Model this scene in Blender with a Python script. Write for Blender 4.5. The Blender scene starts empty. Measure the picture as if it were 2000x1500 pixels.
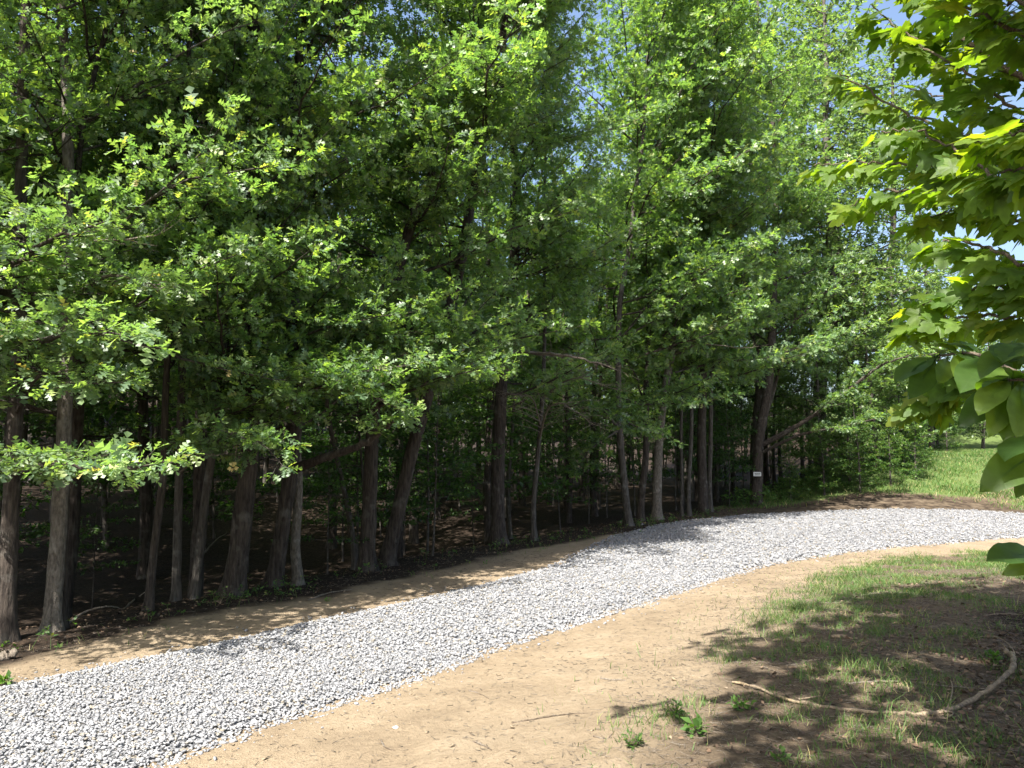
import bpy, math, random
import numpy as np
from mathutils import Vector

SEED = 11
rng = np.random.default_rng(SEED)
random.seed(SEED)
scene = bpy.context.scene
COL = scene.collection

# ------------------------------------------------------------------ camera
FPX = 1511.0                       # focal length in pixels of the 2000 px wide photograph
PITCH = math.radians(5.67)
EYE = np.array([0.0, 0.0, 1.6])
cam_d = bpy.data.cameras.new('camera')
cam_d.sensor_width = 36.0
cam_d.lens = FPX / 2000.0 * 36.0
cam_d.clip_start = 0.05
cam_d.clip_end = 3000.0
cam = bpy.data.objects.new('camera', cam_d)
cam.location = EYE.tolist()
cam.rotation_euler = (math.pi / 2 + PITCH, 0, 0)
COL.objects.link(cam)
scene.camera = cam

# ------------------------------------------------------------------ sky, sun, exposure
SUN_EL = math.radians(55)
SUN_TRAVEL = np.array([0.45, 0.89])            # horizontal direction the light travels (from behind left)
SUN_TRAVEL /= np.linalg.norm(SUN_TRAVEL)
world = bpy.data.worlds.new('World')
scene.world = world
world.use_nodes = True
wn = world.node_tree.nodes
wl_ = world.node_tree.links
bg = wn['Background']
sky = wn.new('ShaderNodeTexSky')
sky.sky_type = 'NISHITA'
sky.sun_disc = False
sky.sun_elevation = SUN_EL
sky.sun_rotation = math.atan2(-SUN_TRAVEL[0], -SUN_TRAVEL[1])
sky.air_density = 1.0
sky.dust_density = 4.0
sky.ozone_density = 1.6
wl_.new(sky.outputs[0], bg.inputs[0])
bg.inputs[1].default_value = 0.092
sun_d = bpy.data.lights.new('sun', 'SUN')
sun_d.energy = 5.0
sun_d.angle = math.radians(0.53)
sun_d.color = (1.0, 0.955, 0.88)
sun = bpy.data.objects.new('sun', sun_d)
LDIR = np.array([SUN_TRAVEL[0] * math.cos(SUN_EL), SUN_TRAVEL[1] * math.cos(SUN_EL), -math.sin(SUN_EL)])
sun.rotation_euler = Vector(LDIR.tolist()).to_track_quat('-Z', 'Y').to_euler()
sun.location = (-20, -25, 40)
COL.objects.link(sun)
TOSUN = -LDIR
scene.view_settings.view_transform = 'Standard'
scene.view_settings.look = 'None'
scene.view_settings.gamma = 1.0
scene.view_settings.use_curve_mapping = False
scene.view_settings.exposure = 1.85
scene.render.engine = 'CYCLES'
scene.cycles.max_bounces = 7
scene.cycles.diffuse_bounces = 2
scene.cycles.glossy_bounces = 2
scene.cycles.transmission_bounces = 4
scene.cycles.transparent_max_bounces = 4
scene.cycles.caustics_reflective = False
scene.cycles.caustics_refractive = False
scene.cycles.use_denoising = True

# ------------------------------------------------------------------ small maths
def smooth(t):
    t = np.clip(t, 0, 1)
    return t * t * (3 - 2 * t)

def hash2(ix, iy, seed):
    h = (ix.astype(np.int64) * 374761393 + iy.astype(np.int64) * 668265263 + seed * 1274126177) & 0xFFFFFFFF
    h = ((h ^ (h >> 13)) * 1103515245) & 0xFFFFFFFF
    h = ((h ^ (h >> 16)) * 2246822519) & 0xFFFFFFFF
    return ((h ^ (h >> 15)) & 0xFFFFFF) / float(0xFFFFFF)

def vnoise(x, y, scale=1.0, seed=0, octaves=3):
    x = np.asarray(x, float) * scale; y = np.asarray(y, float) * scale
    out = np.zeros_like(x); amp = 0.5; tot = 0
    for o in range(octaves):
        ix = np.floor(x); iy = np.floor(y)
        fx = x - ix; fy = y - iy
        fx = fx * fx * (3 - 2 * fx); fy = fy * fy * (3 - 2 * fy)
        a = hash2(ix, iy, seed + o); b = hash2(ix + 1, iy, seed + o)
        c = hash2(ix, iy + 1, seed + o); d = hash2(ix + 1, iy + 1, seed + o)
        out += amp * ((a * (1 - fx) + b * fx) * (1 - fy) + (c * (1 - fx) + d * fx) * fy)
        tot += amp; amp *= 0.5
        x = x * 2.03 + 17.1; y = y * 2.03 - 9.7
    return out / tot

def norm(v):
    return v / np.maximum(np.linalg.norm(v, axis=-1, keepdims=True), 1e-9)

CP, SP = math.cos(PITCH), math.sin(PITCH)
def ray(px, py):
    xc = (px - 1000.0) / FPX; yc = (750.0 - py) / FPX
    return np.array([xc, CP - yc * SP, SP + yc * CP])

def at(px, py, Y):
    d = ray(px, py)
    return EYE + d * (Y / d[1])

def project(P):
    """photograph pixel of world points, and depth"""
    q = P - EYE
    f = q[..., 1] * CP + q[..., 2] * SP
    u = -q[..., 1] * SP + q[..., 2] * CP
    fs = np.where(f > 0.05, f, 0.05)
    return 1000 + FPX * q[..., 0] / fs, 750 - FPX * u / fs, f

ROAD_Z = -0.35
def plane_at(px, py, z=ROAD_Z):
    d = ray(px, py)
    t = (z - EYE[2]) / d[2]
    p = EYE + d * t
    return (p[0], p[1])

class Line:
    """a polyline on the ground; side(x, y) is the signed distance, positive to the left of travel"""
    def __init__(self, pts):
        self.p = np.array(pts, float)
    def side(self, x, y):
        x = np.asarray(x, float); y = np.asarray(y, float)
        best = np.full(x.shape, 1e18); sg = np.ones(x.shape)
        n = len(self.p) - 1
        for i in range(n):
            a = self.p[i]; b = self.p[i + 1]; d = b - a; L2 = d @ d
            t = ((x - a[0]) * d[0] + (y - a[1]) * d[1]) / L2
            t = np.clip(t, -1e9 if i == 0 else 0, 1e9 if i == n - 1 else 1)
            ex = x - a[0] - t * d[0]; ey = y - a[1] - t * d[1]
            D = ex * ex + ey * ey
            cr = d[0] * (y - a[1]) - d[1] * (x - a[0])
            m = D < best
            best = np.where(m, D, best); sg = np.where(m, np.where(cr >= 0, 1.0, -1.0), sg)
        return np.sqrt(best) * sg

FOREST = Line([plane_at(*p) for p in [(15, 1256), (105, 1238), (292, 1198), (460, 1170), (582, 1150), (720, 1120), (972, 1070),
               (1100, 1050), (1228, 1032), (1300, 1019), (1478, 990)]] + [(15.5, 38.0), (20.5, 42.0), (25.0, 50.0), (31.0, 70.0)])
FARE = Line([(-8.5, 0.0)] + [plane_at(*p) for p in [(-300, 1405), (0, 1342), (200, 1304), (400, 1263), (600, 1217), (800, 1176), (950, 1141), (1080, 1106),
             (1140, 1076), (1195, 1048), (1300, 1023), (1450, 1007), (1600, 999), (1750, 995), (1900, 998), (2000, 1004), (2200, 1016)]])
NEARE = Line([(-5.6, -1.5)] + [plane_at(*p) for p in [(100, 1590), (300, 1500), (520, 1420), (650, 1380), (800, 1331), (1000, 1258), (1150, 1213), (1300, 1166),
              (1420, 1126), (1500, 1106), (1620, 1085), (1750, 1070), (1900, 1058), (2000, 1050), (2250, 1036)]])
GRASSE = Line([plane_at(*p) for p in [(1150, 1560), (1250, 1450), (1330, 1350), (1420, 1280), (1500, 1195), (1600, 1130), (1700, 1092), (1900, 1075), (2200, 1060)]])

def terrain(x, y):
    x = np.asarray(x, float); y = np.asarray(y, float)
    sf = FOREST.side(x, y)
    dn = -NEARE.side(x, y)
    z = np.full(x.shape, ROAD_Z)
    z = z + 0.36 * smooth(dn / 4.2) * (1 - smooth((y - 9) / 8))
    left = 1 - smooth((y - 18) / 12)
    z = z - 1.0 * left * smooth((sf - 0.25) / 4.5)
    z = z + 0.055 * np.maximum(sf - 5, 0) * (1 - smooth((sf - 60) / 60)) + 9.0 * smooth((sf - 30) / 55)
    fr = np.maximum(y - 31.5, 0) * smooth((x - 9) / 9) * (1 - smooth((sf - 0) / 8))
    z = z + 3.0 * (1 - np.exp(-fr * 0.085))
    off = 7.0 * smooth((y - 60) / 40) * smooth((x - 12) / 12)
    rough = smooth((np.maximum(dn, -99) - 0.2) / 1.5) + smooth((sf + 1.0) / 1.0)
    z = z + (vnoise(x, y, 0.45, 3) - 0.5) * 0.10 * np.clip(rough, 0, 1) + off
    z = z + (vnoise(x, y, 2.6, 5, 4) - 0.5) * 0.085 * np.clip(rough + 0.25, 0, 1)
    return z

def tz(x, y):
    return float(terrain(np.array([x]), np.array([y]))[0])

def ground_at(px, py):
    d = ray(px, py)
    ts = np.concatenate([np.arange(1.5, 12, 0.02), np.arange(12, 90, 0.08)])
    P = EYE + d * ts[:, None]
    below = P[:, 2] <= terrain(P[:, 0], P[:, 1])
    i = int(np.argmax(below)) if below.any() else len(ts) - 1
    p = P[i].copy(); p[2] = tz(p[0], p[1])
    return p

# ------------------------------------------------------------------ mesh plumbing
def np_mesh(name, V, T, smooth_shade=False):
    """a mesh from vertices and faces (triangles or quads, one array)"""
    V = np.ascontiguousarray(V, np.float32); T = np.ascontiguousarray(T, np.int32)
    me = bpy.data.meshes.new(name)
    k = T.shape[1]
    me.vertices.add(len(V)); me.vertices.foreach_set('co', V.ravel())
    me.loops.add(T.size); me.loops.foreach_set('vertex_index', T.ravel())
    me.polygons.add(len(T))
    me.polygons.foreach_set('loop_start', np.arange(0, T.size, k, dtype=np.int32))
    if smooth_shade:
        me.polygons.foreach_set('use_smooth', np.ones(len(T), bool))
    me.update(calc_edges=True)
    return me

class Bag:
    """collects triangles"""
    def __init__(self):
        self.v = []; self.t = []; self.n = 0
    def add(self, V, T):
        self.v.append(np.asarray(V, float)); self.t.append(np.asarray(T, int) + self.n); self.n += len(V)
    def mesh(self, name, origin=(0, 0, 0), smooth_shade=False):
        return np_mesh(name, np.concatenate(self.v) - np.asarray(origin, float), np.concatenate(self.t), smooth_shade)

def link(name, me, mat, parent=None, **props):
    o = bpy.data.objects.new(name, me)
    if me is not None and mat is not None and len(me.materials) == 0:
        me.materials.append(mat)
    COL.objects.link(o)
    if parent is not None:
        o.parent = parent
    for k, v in props.items():
        o[k] = v
    return o

def empty(name, loc, label, category, group=None, rz=0.0, sc=1.0):
    o = bpy.data.objects.new(name, None)
    o.empty_display_size = 0.2
    COL.objects.link(o)
    o.location = [float(c) for c in loc]
    o.rotation_euler = (0, 0, rz)
    o.scale = (sc, sc, sc)
    o['label'] = label; o['category'] = category
    if group:
        o['group'] = group
    return o

def tube(P, R, k=8, wob=0.0, cap=True):
    P = np.asarray(P, float); R = np.asarray(R, float); n = len(P)
    tan = norm(np.gradient(P, axis=0))
    ref = np.array([1.0, 0.13, 0.05]) if abs(tan[0][2]) > 0.6 else np.array([0.05, 0.1, 1.0])
    u = norm(np.cross(tan, ref)); v = np.cross(tan, u)
    a = np.arange(k) / k * 2 * np.pi
    rr = R[:, None] * np.ones((n, k))
    if wob:
        rr = rr * (1 + wob * rng.normal(size=(n, k)))
    V = P[:, None, :] + rr[..., None] * (np.cos(a)[None, :, None] * u[:, None, :] + np.sin(a)[None, :, None] * v[:, None, :])
    V = V.reshape(-1, 3)
    i = np.arange(n - 1)[:, None] * k; j = np.arange(k)[None, :]; j2 = (j + 1) % k
    A = (i + j).ravel(); B = (i + j2).ravel(); C = (i + k + j2).ravel(); D = (i + k + j).ravel()
    T = np.concatenate([np.stack([A, B, C], 1), np.stack([A, C, D], 1)])
    if cap:
        V = np.concatenate([V, P[-1:] + tan[-1:] * R[-1]]); m = len(V) - 1
        e = (n - 1) * k
        T = np.concatenate([T, np.stack([e + np.arange(k), e + (np.arange(k) + 1) % k, np.full(k, m)], 1)])
    return V, T

def prisms(A, B, ra, rb):
    """many three-sided twigs at once"""
    A = np.asarray(A, float); B = np.asarray(B, float); n = len(A)
    d = norm(B - A)
    ref = np.where(np.abs(d[:, 2:3]) > 0.8, np.array([[1.0, 0, 0]]), np.array([[0, 0, 1.0]]))
    u = norm(np.cross(d, ref)); v = np.cross(d, u)
    ra = np.broadcast_to(ra, (n,)); rb = np.broadcast_to(rb, (n,))
    V = np.zeros((n, 6, 3))
    for q in range(3):
        c, s = math.cos(q * 2.0944), math.sin(q * 2.0944)
        o = c * u + s * v
        V[:, q] = A + o * ra[:, None]; V[:, 3 + q] = B + o * rb[:, None]
    t = np.array([[0, 1, 4], [0, 4, 3], [1, 2, 5], [1, 5, 4], [2, 0, 3], [2, 3, 5]])
    T = (np.arange(n)[:, None, None] * 6 + t[None]).reshape(-1, 3)
    return V.reshape(-1, 3), T

def catmull(P, m=6):
    P = np.asarray(P, float)
    Q = np.concatenate([2 * P[:1] - P[1:2], P, 2 * P[-1:] - P[-2:-1]])
    out = []
    for i in range(1, len(Q) - 2):
        t = np.linspace(0, 1, m, endpoint=False)[:, None]
        p0, p1, p2, p3 = Q[i - 1], Q[i], Q[i + 1], Q[i + 2]
        out.append(0.5 * (2 * p1 + (p2 - p0) * t + (2 * p0 - 5 * p1 + 4 * p2 - p3) * t ** 2 + (3 * p1 - p0 - 3 * p2 + p3) * t ** 3))
    out.append(P[-1:])
    return np.concatenate(out)

# ------------------------------------------------------------------ materials
def new_mat(name):
    m = bpy.data.materials.new(name); m.use_nodes = True
    nt = m.node_tree
    return m, nt, nt.nodes, nt.links, nt.nodes['Principled BSDF'], nt.nodes['Material Output']

def ramp(nodes, stops):
    r = nodes.new('ShaderNodeValToRGB')
    el = r.color_ramp.elements
    el[0].position, el[0].color = stops[0][0], (*stops[0][1], 1)
    el[1].position, el[1].color = stops[-1][0], (*stops[-1][1], 1)
    for p, c in stops[1:-1]:
        e = el.new(p); e.color = (*c, 1)
    return r

def leaf_mat(name, stops, trans, tfac, rough=0.42, spec=0.5, by_object=False, veins=False, coat=0.0):
    m, nt, N, L, bsdf, out = new_mat(name)
    if by_object:
        src = N.new('ShaderNodeObjectInfo').outputs['Random']
    else:
        src = N.new('ShaderNodeNewGeometry').outputs['Random Per Island']
    r = ramp(N, stops)
    L.new(src, r.inputs[0])
    tc = N.new('ShaderNodeTexCoord')
    nz = N.new('ShaderNodeTexNoise'); nz.inputs['Scale'].default_value = 0.9 if not by_object else 3.5
    nz.inputs['Detail'].default_value = 2 if not by_object else 7
    L.new(tc.outputs['Object'], nz.inputs['Vector'])
    mx = N.new('ShaderNodeHueSaturation')
    mr = N.new('ShaderNodeMapRange'); mr.inputs[1].default_value = 0.3; mr.inputs[2].default_value = 0.7
    mr.inputs[3].default_value = 0.75; mr.inputs[4].default_value = 1.3
    L.new(nz.outputs[0], mr.inputs[0]); L.new(mr.outputs[0], mx.inputs['Value'])
    L.new(r.outputs[0], mx.inputs['Color'])
    col = mx.outputs[0]
    L.new(col, bsdf.inputs['Base Color'])
    bsdf.inputs['Roughness'].default_value = rough
    bsdf.inputs['Specular IOR Level'].default_value = spec
    bsdf.inputs['Coat Weight'].default_value = coat
    bsdf.inputs['Coat Roughness'].default_value = 0.4
    tr = N.new('ShaderNodeBsdfTranslucent')
    tm = N.new('ShaderNodeMixRGB'); tm.blend_type = 'MULTIPLY'; tm.inputs[0].default_value = 1.0
    tm.inputs[2].default_value = (*trans, 1)
    L.new(col, tm.inputs[1]); L.new(tm.outputs[0], tr.inputs[0])
    ms = N.new('ShaderNodeMixShader'); ms.inputs[0].default_value = tfac
    L.new(bsdf.outputs[0], ms.inputs[1]); L.new(tr.outputs[0], ms.inputs[2]); L.new(ms.outputs[0], out.inputs[0])
    if by_object:
        # midrib and side veins, from the leaf's own coordinates
        sx = N.new('ShaderNodeSeparateXYZ'); L.new(tc.outputs['Object'], sx.inputs[0])
        ab = N.new('ShaderNodeMath'); ab.operation = 'ABSOLUTE'; L.new(sx.outputs[1], ab.inputs[0])
        k1 = N.new('ShaderNodeMath'); k1.operation = 'MULTIPLY_ADD'; k1.inputs[1].default_value = -0.8; L.new(ab.outputs[0], k1.inputs[0]); L.new(sx.outputs[0], k1.inputs[2])
        k2 = N.new('ShaderNodeMath'); k2.operation = 'MULTIPLY'; k2.inputs[1].default_value = 44.0; L.new(k1.outputs[0], k2.inputs[0])
        k3 = N.new('ShaderNodeMath'); k3.operation = 'SINE'; L.new(k2.outputs[0], k3.inputs[0])
        k4 = N.new('ShaderNodeMapRange'); k4.inputs[1].default_value = 0.90; k4.inputs[2].default_value = 1.0; L.new(k3.outputs[0], k4.inputs[0])
        k5 = N.new('ShaderNodeMapRange'); k5.inputs[1].default_value = 0.010; k5.inputs[2].default_value = 0.004; L.new(ab.outputs[0], k5.inputs[0])
        k6 = N.new('ShaderNodeMath'); k6.operation = 'MAXIMUM'; L.new(k4.outputs[0], k6.inputs[0]); L.new(k5.outputs[0], k6.inputs[1])
        vm = N.new('ShaderNodeMixRGB'); vm.inputs[2].default_value = (0.10, 0.16, 0.045, 1)
        fm = N.new('ShaderNodeMath'); fm.operation = 'MULTIPLY'; fm.inputs[1].default_value = 0.16 if veins else 0.0; L.new(k6.outputs[0], fm.inputs[0])
        L.new(fm.outputs[0], vm.inputs[0]); L.new(col, vm.inputs[1]); L.new(vm.outputs[0], bsdf.inputs['Base Color'])
        bp = N.new('ShaderNodeBump'); bp.inputs['Strength'].default_value = 0.06 if veins else 0.0; bp.inputs['Distance'].default_value = 0.006; bp.invert = True
        L.new(k6.outputs[0], bp.inputs['Height']); L.new(bp.outputs[0], bsdf.inputs['Normal'])
    return m

M = {}
M['oak'] = leaf_mat('oak_leaf_green', [(0.0, (0.056, 0.105, 0.048)), (0.45, (0.092, 0.155, 0.066)), (0.8, (0.130, 0.196, 0.066)), (0.985, (0.17, 0.23, 0.065)), (1.0, (0.20, 0.21, 0.07))],
                    (2.4, 2.6, 0.8), 0.42, 0.50, 0.8, coat=0.15)
M['oak_pale'] = leaf_mat('white_oak_leaf_green', [(0.0, (0.078, 0.132, 0.070)), (0.5, (0.118, 0.186, 0.090)), (0.88, (0.160, 0.226, 0.082)), (0.985, (0.21, 0.26, 0.085)), (1.0, (0.30, 0.22, 0.09))],
                         (2.2, 2.4, 0.8), 0.42, 0.50, 0.8, coat=0.15)
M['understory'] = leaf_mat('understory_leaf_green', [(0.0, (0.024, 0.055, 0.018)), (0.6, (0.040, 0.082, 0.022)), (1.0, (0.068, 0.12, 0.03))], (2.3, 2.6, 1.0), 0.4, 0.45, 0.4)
M['fine'] = leaf_mat('fine_leaf_green', [(0.0, (0.068, 0.118, 0.045)), (0.5, (0.105, 0.168, 0.058)), (1.0, (0.160, 0.215, 0.070))], (2.3, 2.4, 1.2), 0.33, 0.42, 0.5)
M['maple'] = leaf_mat('maple_leaf_green', [(0.0, (0.066, 0.122, 0.026)), (0.5, (0.092, 0.152, 0.026)), (0.85, (0.115, 0.178, 0.027)), (1.0, (0.15, 0.18, 0.03))], (3.3, 3.1, 0.6), 0.55, 0.5, 0.35, by_object=True)
M['maple_many'] = leaf_mat('maple_leaf_green_mass', [(0.0, (0.066, 0.122, 0.026)), (0.5, (0.092, 0.152, 0.026)), (0.85, (0.115, 0.178, 0.027)), (1.0, (0.15, 0.18, 0.03))], (3.3, 3.1, 0.6), 0.55, 0.5, 0.35)
M['maple_far'] = leaf_mat('maple_crown_green', [(0.0, (0.040, 0.095, 0.022)), (1.0, (0.09, 0.16, 0.028))], (3.0, 3.0, 0.8), 0.45, 0.5, 0.35)
M['broad'] = leaf_mat('broad_leaf_green', [(0.0, (0.026, 0.060, 0.014)), (0.5, (0.042, 0.086, 0.016)), (1.0, (0.085, 0.140, 0.022))], (3.4, 3.2, 0.5), 0.5, 0.42, 0.45, by_object=True, veins=True)
M['weed'] = leaf_mat('weed_leaf_green', [(0.0, (0.045, 0.10, 0.022)), (1.0, (0.09, 0.16, 0.035))], (2.4, 2.6, 0.8), 0.4, 0.5, 0.35)
M['cover'] = leaf_mat('low_plant_green', [(0.0, (0.035, 0.08, 0.02)), (0.8, (0.07, 0.13, 0.03)), (1.0, (0.14, 0.15, 0.05))], (2.2, 2.4, 0.9), 0.35, 0.5, 0.35)
M['grass'] = leaf_mat('grass_blade_green', [(0.0, (0.048, 0.105, 0.025)), (0.6, (0.080, 0.150, 0.034)), (0.85, (0.14, 0.17, 0.06)), (1.0, (0.32, 0.26, 0.14))], (2.0, 2.1, 0.8), 0.35, 0.55, 0.3)
M['litter'] = leaf_mat('dead_leaf_brown', [(0.0, (0.045, 0.029, 0.018)), (0.5, (0.095, 0.060, 0.038)), (0.85, (0.135, 0.09, 0.057)), (1.0, (0.20, 0.145, 0.095))], (1.0, 0.9, 0.8), 0.1, 0.7, 0.3)
M['yellow'] = leaf_mat('dry_yellow_leaf', [(0.0, (0.5, 0.42, 0.16)), (1.0, (0.6, 0.5, 0.22))], (1.2, 1.1, 0.8), 0.3, 0.6, 0.3)

def bark_mat(name, dark, light, patch=(0.45, 0.43, 0.38), patch_amt=0.35, zs=0.16, scale=26.0):
    m, nt, N, L, bsdf, out = new_mat(name)
    tc = N.new('ShaderNodeTexCoord')
    mp = N.new('ShaderNodeMapping'); mp.inputs['Scale'].default_value = (1, 1, zs)
    L.new(tc.outputs['Object'], mp.inputs['Vector'])
    nz = N.new('ShaderNodeTexNoise'); nz.inputs['Scale'].default_value = scale; nz.inputs['Detail'].default_value = 6; nz.inputs['Roughness'].default_value = 0.65
    L.new(mp.outputs[0], nz.inputs['Vector'])
    r = ramp(N, [(0.33, dark), (0.68, light)])
    L.new(nz.outputs[0], r.inputs[0])
    n2 = N.new('ShaderNodeTexNoise'); n2.inputs['Scale'].default_value = 5.0; n2.inputs['Detail'].default_value = 4
    L.new(tc.outputs['Object'], n2.inputs['Vector'])
    r2 = ramp(N, [(0.55, (0, 0, 0)), (0.72, (patch_amt,) * 3)])
    L.new(n2.outputs[0], r2.inputs[0])
    mx = N.new('ShaderNodeMixRGB'); L.new(r2.outputs[0], mx.inputs[0]); L.new(r.outputs[0], mx.inputs[1]); mx.inputs[2].default_value = (*patch, 1)
    L.new(mx.outputs[0], bsdf.inputs['Base Color'])
    bsdf.inputs['Roughness'].default_value = 0.9
    bsdf.inputs['Specular IOR Level'].default_value = 0.2
    bp = N.new('ShaderNodeBump'); bp.inputs['Strength'].default_value = 1.0; bp.inputs['Distance'].default_value = 0.055
    L.new(nz.outputs[0], bp.inputs['Height']); L.new(bp.outputs[0], bsdf.inputs['Normal'])
    return m

M['bark'] = bark_mat('dark_oak_bark', (0.018, 0.014, 0.012), (0.085, 0.069, 0.056), patch=(0.20, 0.19, 0.165))
M['bark_pale'] = bark_mat('pale_speckled_bark', (0.070, 0.060, 0.048), (0.23, 0.20, 0.165), patch=(0.34, 0.32, 0.28), patch_amt=0.5, zs=0.35, scale=34)
M['bark_grey'] = bark_mat('grey_bark', (0.032, 0.027, 0.023), (0.118, 0.104, 0.088), patch=(0.21, 0.21, 0.19), patch_amt=0.5)
M['deadwood'] = bark_mat('dry_grey_wood', (0.11, 0.09, 0.07), (0.27, 0.23, 0.185), patch=(0.34, 0.30, 0.24), patch_amt=0.5, scale=40)
M['twig'] = bark_mat('brown_twig', (0.10, 0.075, 0.055), (0.24, 0.19, 0.14), scale=40)
M['barkless'] = bark_mat('peeled_branch_wood', (0.13, 0.10, 0.07), (0.34, 0.265, 0.18), patch=(0.50, 0.38, 0.22), patch_amt=0.8, zs=0.4, scale=22)

def ground_mat():
    m, nt, N, L, bsdf, out = new_mat('bare_earth_and_litter')
    tc = N.new('ShaderNodeTexCoord')
    at_ = N.new('ShaderNodeAttribute'); at_.attribute_name = 'zone'
    sep = N.new('ShaderNodeSeparateColor'); L.new(at_.outputs['Color'], sep.inputs[0])
    def noise(scale, detail=5, rough=0.6):
        n = N.new('ShaderNodeTexNoise'); n.inputs['Scale'].default_value = scale; n.inputs['Detail'].default_value = detail; n.inputs['Roughness'].default_value = rough
        L.new(tc.outputs['Object'], n.inputs['Vector']); return n
    nA = noise(1.3, 6, 0.6); nB = noise(14.0, 6, 0.7); nC = noise(70.0, 4, 0.7); nD = noise(3.5, 5)
    dirt = ramp(N, [(0.28, (0.140, 0.105, 0.070)), (0.5, (0.228, 0.177, 0.118)), (0.72, (0.300, 0.242, 0.168))])
    mixn = N.new('ShaderNodeMath'); mixn.operation = 'MULTIPLY_ADD'; mixn.inputs[1].default_value = 0.55
    half = N.new('ShaderNodeMath'); half.operation = 'MULTIPLY'; half.inputs[1].default_value = 0.45
    L.new(nB.outputs[0], half.inputs[0]); L.new(nA.outputs[0], mixn.inputs[0]); L.new(half.outputs[0], mixn.inputs[2])
    L.new(mixn.outputs[0], dirt.inputs[0])
    # fine dark crumbs and small bits
    cr = ramp(N, [(0.30, (0.48, 0.44, 0.40)), (0.42, (1, 1, 1))])
    L.new(nC.outputs[0], cr.inputs[0])
    dm = N.new('ShaderNodeMixRGB'); dm.blend_type = 'MULTIPLY'; dm.inputs[0].default_value = 0.75
    L.new(dirt.outputs[0], dm.inputs[1]); L.new(cr.outputs[0], dm.inputs[2])
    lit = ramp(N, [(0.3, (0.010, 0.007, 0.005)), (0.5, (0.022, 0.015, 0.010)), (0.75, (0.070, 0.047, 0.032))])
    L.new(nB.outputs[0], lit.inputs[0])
    soil = ramp(N, [(0.3, (0.055, 0.040, 0.027)), (0.55, (0.115, 0.086, 0.057)), (0.75, (0.185, 0.146, 0.096))])
    L.new(nB.outputs[0], soil.inputs[0])
    def wobble(ch, amt=0.9):
        a = N.new('ShaderNodeMath'); a.operation = 'SUBTRACT'; a.inputs[1].default_value = 0.5; L.new(nD.outputs[0], a.inputs[0])
        b = N.new('ShaderNodeMath'); b.operation = 'MULTIPLY_ADD'; b.inputs[1].default_value = amt; L.new(a.outputs[0], b.inputs[0]); L.new(ch, b.inputs[2])
        c = N.new('ShaderNodeMapRange'); c.inputs[1].default_value = 0.3; c.inputs[2].default_value = 0.7; L.new(b.outputs[0], c.inputs[0])
        return c.outputs[0]
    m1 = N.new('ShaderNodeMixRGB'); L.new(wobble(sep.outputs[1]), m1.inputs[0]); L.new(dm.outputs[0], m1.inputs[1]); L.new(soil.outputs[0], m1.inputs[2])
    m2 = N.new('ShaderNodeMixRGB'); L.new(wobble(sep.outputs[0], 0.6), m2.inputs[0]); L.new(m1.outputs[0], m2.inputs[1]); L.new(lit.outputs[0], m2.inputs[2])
    lawn = ramp(N, [(0.3, (0.045, 0.070, 0.018)), (0.55, (0.085, 0.120, 0.034)), (0.75, (0.150, 0.165, 0.060))]); L.new(nB.outputs[0], lawn.inputs[0])
    m3 = N.new('ShaderNodeMixRGB'); L.new(wobble(sep.outputs[2]), m3.inputs[0]); L.new(m2.outputs[0], m3.inputs[1]); L.new(lawn.outputs[0], m3.inputs[2])
    L.new(m3.outputs[0], bsdf.inputs['Base Color'])
    bsdf.inputs['Roughness'].default_value = 0.95
    bsdf.inputs['Specular IOR Level'].default_value = 0.15
    b1 = N.new('ShaderNodeBump'); b1.inputs['Strength'].default_value = 0.7; b1.inputs['Distance'].default_value = 0.05
    L.new(nB.outputs[0], b1.inputs['Height'])
    b2 = N.new('ShaderNodeBump'); b2.inputs['Strength'].default_value = 0.9; b2.inputs['Distance'].default_value = 0.02
    L.new(nC.outputs[0], b2.inputs['Height']); L.new(b1.outputs[0], b2.inputs['Normal']); L.new(b2.outputs[0], bsdf.inputs['Normal'])
    return m
M['ground'] = ground_mat()

STONE_STOPS = [(0.0, (0.115, 0.118, 0.126)), (0.15, (0.172, 0.175, 0.184)), (0.55, (0.214, 0.216, 0.224)), (0.88, (0.258, 0.260, 0.266)), (0.94, (0.175, 0.156, 0.125)), (1.0, (0.21, 0.188, 0.152))]
def stone_mat(name, by_object):
    m, nt, N, L, bsdf, out = new_mat(name)
    src = N.new('ShaderNodeObjectInfo').outputs['Random'] if by_object else N.new('ShaderNodeNewGeometry').outputs['Random Per Island']
    r = ramp(N, STONE_STOPS); L.new(src, r.inputs[0])
    tc = N.new('ShaderNodeTexCoord')
    nz = N.new('ShaderNodeTexNoise'); nz.inputs['Scale'].default_value = 45.0 if not by_object else 1.6; nz.inputs['Detail'].default_value = 5
    L.new(tc.outputs['Object'], nz.inputs['Vector'])
    hs = N.new('ShaderNodeHueSaturation')
    mr = N.new('ShaderNodeMapRange'); mr.inputs[1].default_value = 0.3; mr.inputs[2].default_value = 0.7; mr.inputs[3].default_value = 0.82; mr.inputs[4].default_value = 1.12
    L.new(nz.outputs[0], mr.inputs[0]); L.new(mr.outputs[0], hs.inputs['Value']); L.new(r.outputs[0], hs.inputs['Color'])
    L.new(hs.outputs[0], bsdf.inputs['Base Color'])
    bsdf.inputs['Roughness'].default_value = 0.85; bsdf.inputs['Specular IOR Level'].default_value = 0.3
    return m
M['stone'] = stone_mat('crushed_limestone', False)
M['stone_one'] = stone_mat('crushed_limestone_piece', True)

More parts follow.
